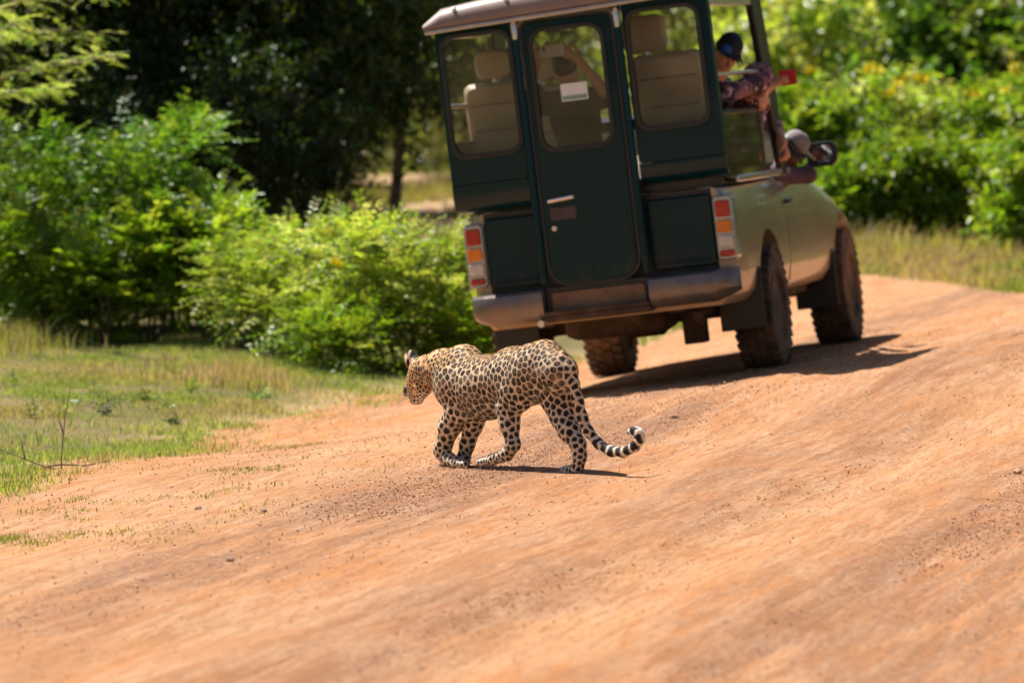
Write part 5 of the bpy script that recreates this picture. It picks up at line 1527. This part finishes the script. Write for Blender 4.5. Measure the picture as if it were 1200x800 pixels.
def build_grass():
    wl = lambda k: (lambda Y: -(0.0733 * Y * k + .9))
    wr = lambda k: (lambda Y: (0.0733 * Y * k + .9))
    green = [(.42, .35, .23), (.36, .36, .17), (.28, .34, .12), (.25, .34, .11), (.33, .40, .15), (.18, .26, .075), (.42, .42, .23)]
    def verge(X, Y, r):
        sd = road_sd(X, Y) + edge_noise(X, Y)
        p = sstep(-.38, .22, sd)
        thin = .18 + .82 * sstep(-.2, .22, fnoise(X * 2.3 + 7, Y * 1.1, 4))
        return (r.random(len(X)) < p * thin) & (X < .9)
    blades(330000, (wl(1.0), lambda Y: np.minimum(.9, wr(1)(Y))), (33.5, 53.5), .012, .058, .0062, green, 1, verge, "grass", "short green grass on the left verge")
    def tall(X, Y, r):
        sd = road_sd(X, Y)
        return (r.random(len(X)) < sstep(.6, 2.2, sd) * sstep(.08, .30, fnoise(X * .8 + 2, Y * .55 + 5, 3))) & (X < .6)
    blades(36000, (wl(1.0), lambda Y: 0 * Y + .6), (40, 54), .07, .17, .0065, [(.17, .23, .05), (.22, .26, .075), (.29, .26, .13), (.34, .27, .18)], 2, tall, "tall_grass", "longer seeding grass tufts in front of the bushes", lean=.7)
    def dry(X, Y, r):
        sd = road_sd(X, Y)
        q = np.maximum(np.exp(-((X + 3.75) / .40) ** 2 - ((Y - 51.6) / .8) ** 2), np.exp(-((X + 1.93) / .36) ** 2 - ((Y - 48.3) / .6) ** 2))
        return r.random(len(X)) < q
    blades(34000, (lambda Y: 0 * Y - 4.8, lambda Y: 0 * Y - 1.2), (44, 53.5), .10, .22, .006, [(.42, .30, .25), (.48, .36, .29), (.34, .28, .17), (.28, .28, .12)], 3, dry, "dry_grass", "pinkish dry seed grass at the left", lean=.5)
    def far(X, Y, r):
        sd = road_sd(X, Y) + edge_noise(X, Y)
        return (r.random(len(X)) < sstep(.0, .5, sd)) & (X > 1.0)
    blades(90000, (lambda Y: 0 * Y + 1.0, lambda Y: .0733 * Y + 2.0), (54, 66), .05, .15, .011, [(.22, .28, .07), (.27, .29, .10), (.35, .31, .16), (.43, .34, .22), (.45, .33, .24)], 4, far, "grass", "grass strip across the bend", lean=.6)
    def far2(X, Y, r):
        sd = road_sd(X, Y)
        return (r.random(len(X)) < sstep(1.0, 2.2, sd) * .9) & (X > 1.0)
    blades(15000, (lambda Y: 0 * Y + 1.0, lambda Y: .0733 * Y + 2.0), (57, 65), .12, .26, .010, [(.46, .35, .24), (.50, .38, .27), (.38, .33, .17)], 5, far2, "dry_grass", "tall tan dry grass past the bend", lean=.5)
    def clear(X, Y, r):
        return (r.random(len(X)) < sstep(-.05, .3, fnoise(X * .6, Y * .3, 3)) * .9) & (road_sd(X, Y) > .4)
    blades(70000, (lambda Y: 0 * Y - 5, lambda Y: 0 * Y + 2.0), (55, 96), .05, .17, .012, [(.15, .19, .05), (.20, .21, .08), (.30, .25, .14)], 6, clear, "grass", "sparse grass in the sandy clearing", lean=.6)
    # thin short turf creeping onto the road
    spots = [(G(30, 622)[:2], .75, .55), (G(165, 583)[:2], .42, .40), (G(255, 556)[:2], .42, .40), (G(100, 592)[:2], .2, .3), (G(340, 524)[:2], .35, .5), (G(60, 640)[:2], .4, .3)]
    def turf(X, Y, r):
        q = np.zeros(len(X))
        for c, a, b in spots:
            q = np.maximum(q, np.exp(-((X - c[0]) / a) ** 2 - ((Y - c[1]) / (b * 2.2)) ** 2))
        return r.random(len(X)) < q * sstep(-.2, .35, fnoise(X * 3, Y * 1.5, 3)) 
    blades(110000, (lambda Y: 0 * Y - 3.6, lambda Y: 0 * Y - .3), (29, 43), .010, .032, .006, [(.20, .22, .05), (.26, .25, .07), (.17, .20, .045)], 7, turf, "turf_patches", "thin yellow green turf creeping onto the road", lean=.9)

def gravel_material():
    t = NT("loose_gravel")
    return t.done(t.bsdf(t.n("Attribute", attribute_name="tint").outputs['Color'], .95, None, Specular_IOR_Level=.15))
M_GRAVEL = gravel_material()
def build_stones():
    r = np.random.default_rng(21)
    def stones(n, smin, smax, seed, name, label, yr=(23, 50)):
        r = np.random.default_rng(seed)
        Y = yr[0] + (yr[1] - yr[0]) * r.random(n) ** .8
        X = (r.random(n) * 2 - 1) * (.0733 * Y + .8)
        u, v = uv_of(X, Y)
        band = np.exp(-((u - .75) / .42) ** 2) + .8 * np.exp(-((u - 2.3) / .32) ** 2) + .8 * np.exp(-((u - 3.9) / .5) ** 2)
        q = np.clip(band, 0, 1) * sstep(-.25, .25, fnoise(u * 1.5 + 11, v * .22 + 4, 4)) * .92 + .07
        k = (r.random(n) < q) & (road_sd(X, Y) < .3)
        X, Y = X[k], Y[k]; n = len(X)
        s = smin + (smax - smin) * r.random(n) ** 2.5
        octa = np.array([(1, 0, 0), (-1, 0, 0), (0, 1, 0), (0, -1, 0), (0, 0, 1), (0, 0, -1)], float)
        fo = np.array([(0, 2, 4), (2, 1, 4), (1, 3, 4), (3, 0, 4), (2, 0, 5), (1, 2, 5), (3, 1, 5), (0, 3, 5)])
        vv = octa[None] * s[:, None, None] * r.uniform(.55, 1.25, (n, 6, 1)) * np.array([1, 1, .7])
        a = r.random(n) * 6.28
        ca, sa = np.cos(a)[:, None], np.sin(a)[:, None]
        x = vv[:, :, 0] * ca - vv[:, :, 1] * sa; y = vv[:, :, 0] * sa + vv[:, :, 1] * ca
        z = H(X, Y) + .018
        P_ = np.stack([x + X[:, None], y + Y[:, None], vv[:, :, 2] + z[:, None]], 2).reshape(-1, 3)
        f = (fo[None] + (np.arange(n) * 6)[:, None, None]).reshape(-1, 3)
        me = mesh_np(name, P_, f, M_GRAVEL)
        pal = np.array([(.20, .115, .08), (.30, .16, .10), (.42, .22, .12), (.56, .30, .16), (.72, .50, .34)])
        set_col(me, np.repeat(pal[r.choice(5, n, p=(.28, .32, .2, .13, .07))] * r.uniform(.8, 1.2, (n, 1)), 6, 0))
        tag(obj(name, me), label, kind='stuff')
    stones(180000, .0022, .0080, 5, "gravel", "fine dark gravel in streaks along the road")
    # single larger stones and clods one can point at
    for i, (px, py, s, lab) in enumerate(((233, 600, .020, "dark little stone alone on the pale dirt left of the leopard"), (310, 602, .014, "dark pebble on the gravel streak below the leopard's path"), (900, 514, .030, "flat pale clod right of the curled tail"), (790, 492, .022, "small clod behind the leopard's tail"), (745, 527 + 60, .013, "tiny stone below the curled tail"), (270, 660, .020, "thin dark clod at lower left of the road"), (1192, 557, .024, "pale stone in the debris at the right edge"), (783, 730, .018, "single dark stone low in the middle of the road"))):
        g = G(px, py)
        bm = bmesh.new(); bmesh.ops.create_icosphere(bm, subdivisions=2, radius=s)
        for v in bm.verts:
            v.co *= 1 + .35 * mnoise.noise(v.co * (1.4 / s) + Vector((i * 7, 0, 0))); v.co.z *= .6
        bmesh.ops.translate(bm, verts=bm.verts[:], vec=Vector((0, 0, s * .3)))
        o = from_bm("stone", bm, M_STONE if i not in (2, 6) else simple("pale_stone", (.50, .30, .18), .9), None, True)
        o.location = g + np.array([0, 0, .012])
        tag(o, lab, "stone")
    # bare twig standing at the left edge of the verge
    g = G(72, 552)
    root = empty("bare_twig", g); tag(root, "bare forked twig standing in the grass at the left edge", "twig")
    px2 = g[1] / F_PX
    for k_, pts in enumerate((((0, 0, -.02), (.0, 0, .08), (.02, 0, .30), (.05, .03, .40 + .06)), ((0, 0, 0), (-.10, -.02, .03), (-.32, -.05, .12), (-.48, 0, .16)), ((.012, 0, .2), (-.02, .03, .31)), ((-.2, -.03, .075), (-.22, -.03, .18)))):
        from_bm("twig_stem" if k_ < 2 else "side_shoot", taper_tube([Vector((p[0], p[1], p[2])) for p in pts], .006, .002, 6), M_TWIG, root, True)
    g = G(82, 551)
    o = from_bm("fallen_twig", taper_tube([Vector((-.16, 0, .015)), Vector((-.05, .05, .03)), Vector((.08, .1, .02)), Vector((.2, .35, .03))], .006, .003, 6), M_BARK, None, True)
    o.location = g; tag(o, "dark fallen twig lying along the grass edge", "twig")
    # leafy weeds in the verge
    rw = np.random.default_rng(61)
    pts = []
    for i in range(16):
        px = rw.uniform(5, 440); g = G(px, rw.uniform(412, 468) + max(0, (300 - px) * .12))
        if road_sd(np.array([g[0]]), np.array([g[1]]))[0] > .5: pts.append((px, g))
    pts.sort(key=lambda q: q[0])
    nth = ("first", "second", "third", "fourth", "fifth", "sixth", "seventh", "eighth", "ninth", "tenth", "eleventh", "twelfth", "thirteenth", "fourteenth", "fifteenth", "sixteenth")
    for i, (px, g) in enumerate(pts):
        lab = "%s scrubby little weed, %s from the left edge in the verge grass" % (("green", "olive", "dull dark", "bright")[i % 4], nth[i])
        root = empty("weed", g); tag(root, lab, "weed", "small weeds scattered in the left verge")
        n = 14; h = rw.uniform(.07, .17)
        d = rdir(n, rw) * .9 + np.array([0, 0, .6]); d /= np.linalg.norm(d, axis=1, keepdims=True)
        v, f, c = shoots_to_leaves(np.zeros((n, 3)), d, rw.uniform(.6, 1.2, n) * h, 8, .034, PAL[('mid', 'olive', 'dim', 'fresh')[i % 4]], rw, True)
        me = mesh_np("leaves", v, f, M_LEAF); set_col(me, c); obj("leaves", me, root)
        from_bm("stem", taper_tube([Vector((0, 0, -.01)), Vector((.01, 0, h * .5)), Vector((0, .01, h * .8))], .004, .002, 5), M_BARK, root, True)
    for i, (px, py, h, pal, lab) in enumerate(((124, 487, .20, 'dark', "dark leafy weed standing in the verge grass"), (205, 440, .16, 'mid', "small leafy weed near the dry grass at left"), (300, 470, .10, 'mid', "low weed in the middle of the left verge"), (205, 500, .10, 'dark', "low dark weed above the fallen twig"), (420, 440, .16, 'mid', "leafy weed below the pale thickets"))):
        r = np.random.default_rng(500 + i)
        g = G(px, py)
        root = empty("weed", g); tag(root, lab, "weed")
        n = 16
        o = np.zeros((n, 3)); d = rdir(n, r) * .6 + np.array([0, 0, .75]); d /= np.linalg.norm(d, axis=1, keepdims=True)
        v, f, c = shoots_to_leaves(o, d, r.uniform(.6, 1.1, n) * h, 9, .032, PAL[pal], r, True)
        me = mesh_np("leaves", v, f, M_LEAF); set_col(me, c); obj("leaves", me, root)
        from_bm("stem", taper_tube([Vector((0, 0, -.01)), Vector((.01, 0, h * .5)), Vector((0, .01, h * .9))], .004, .002, 5), M_BARK, root, True)

def build_treeline():
    """woodland that goes on outside the photograph, to the right of the bend and behind the viewer"""
    r = np.random.default_rng(909)
    spots = []
    for i in range(26):                       # right of the bend
        spots.append((6.5 + i * .75 + r.uniform(-.5, .5), 60 + r.uniform(-3, 6) - i * .25, r.uniform(2.5, 6.5)))
    for i in range(16):                       # inside of the bend
        spots.append((8.5 + r.uniform(0, 8), 20 + i * 1.4, r.uniform(1.5, 4.5)))
    for i in range(40):                       # behind, kept dark for the rear panels to reflect
        a = -.5 + i / 39 * (math.pi + 1.0)
        spots.append((math.cos(a) * 34 + r.uniform(-3, 3), -18 - math.sin(a) * 26 + r.uniform(-3, 3), r.uniform(4, 9)))
    for i in range(30):                       # left of the verge bushes
        spots.append((-9.5 - r.uniform(0, 16), 38 + i * 1.5 + r.uniform(-1, 1), r.uniform(2.5, 6)))
    for i in range(44):                       # far belt
        spots.append((-75 + i * 3.5 + r.uniform(-1, 1), 135 + r.uniform(-4, 8), r.uniform(6, 9)))
    V_, F_, C_, k = [], [], [], 0
    for x, y, h in spots:
        far = y < 5 or y > 100
        n = int((90 + 20 * h) * (1 if far else 2.6))
        d = rdir(n, r)
        w = h * .42
        o = np.stack([x + d[:, 0] * w * r.uniform(.4, 1, n), y + d[:, 1] * w * r.uniform(.4, 1, n), float(H(x, y)) + h * .55 + d[:, 2] * h * .5 * r.uniform(.5, 1, n)], 1)
        o[:, 2] = np.maximum(o[:, 2], .1)
        v, f, c = shoots_to_leaves(o, d + np.array([0, 0, .3]), r.uniform(.3, .7, n), 8, .42 if far else .19, PAL['dark' if y < 5 else ('mid' if r.random() < .6 else 'olive')], r, False, wratio=.55)
        V_.append(v); F_.append(f + k); C_.append(c); k += len(v)
    me = mesh_np("woodland", np.concatenate(V_), np.concatenate(F_), M_LEAF); set_col(me, np.concatenate(C_))
    tag(obj("woodland", me), "green woodland going on past the right edge", kind='stuff')
build_plants()
build_treeline()
build_grass()
build_stones()
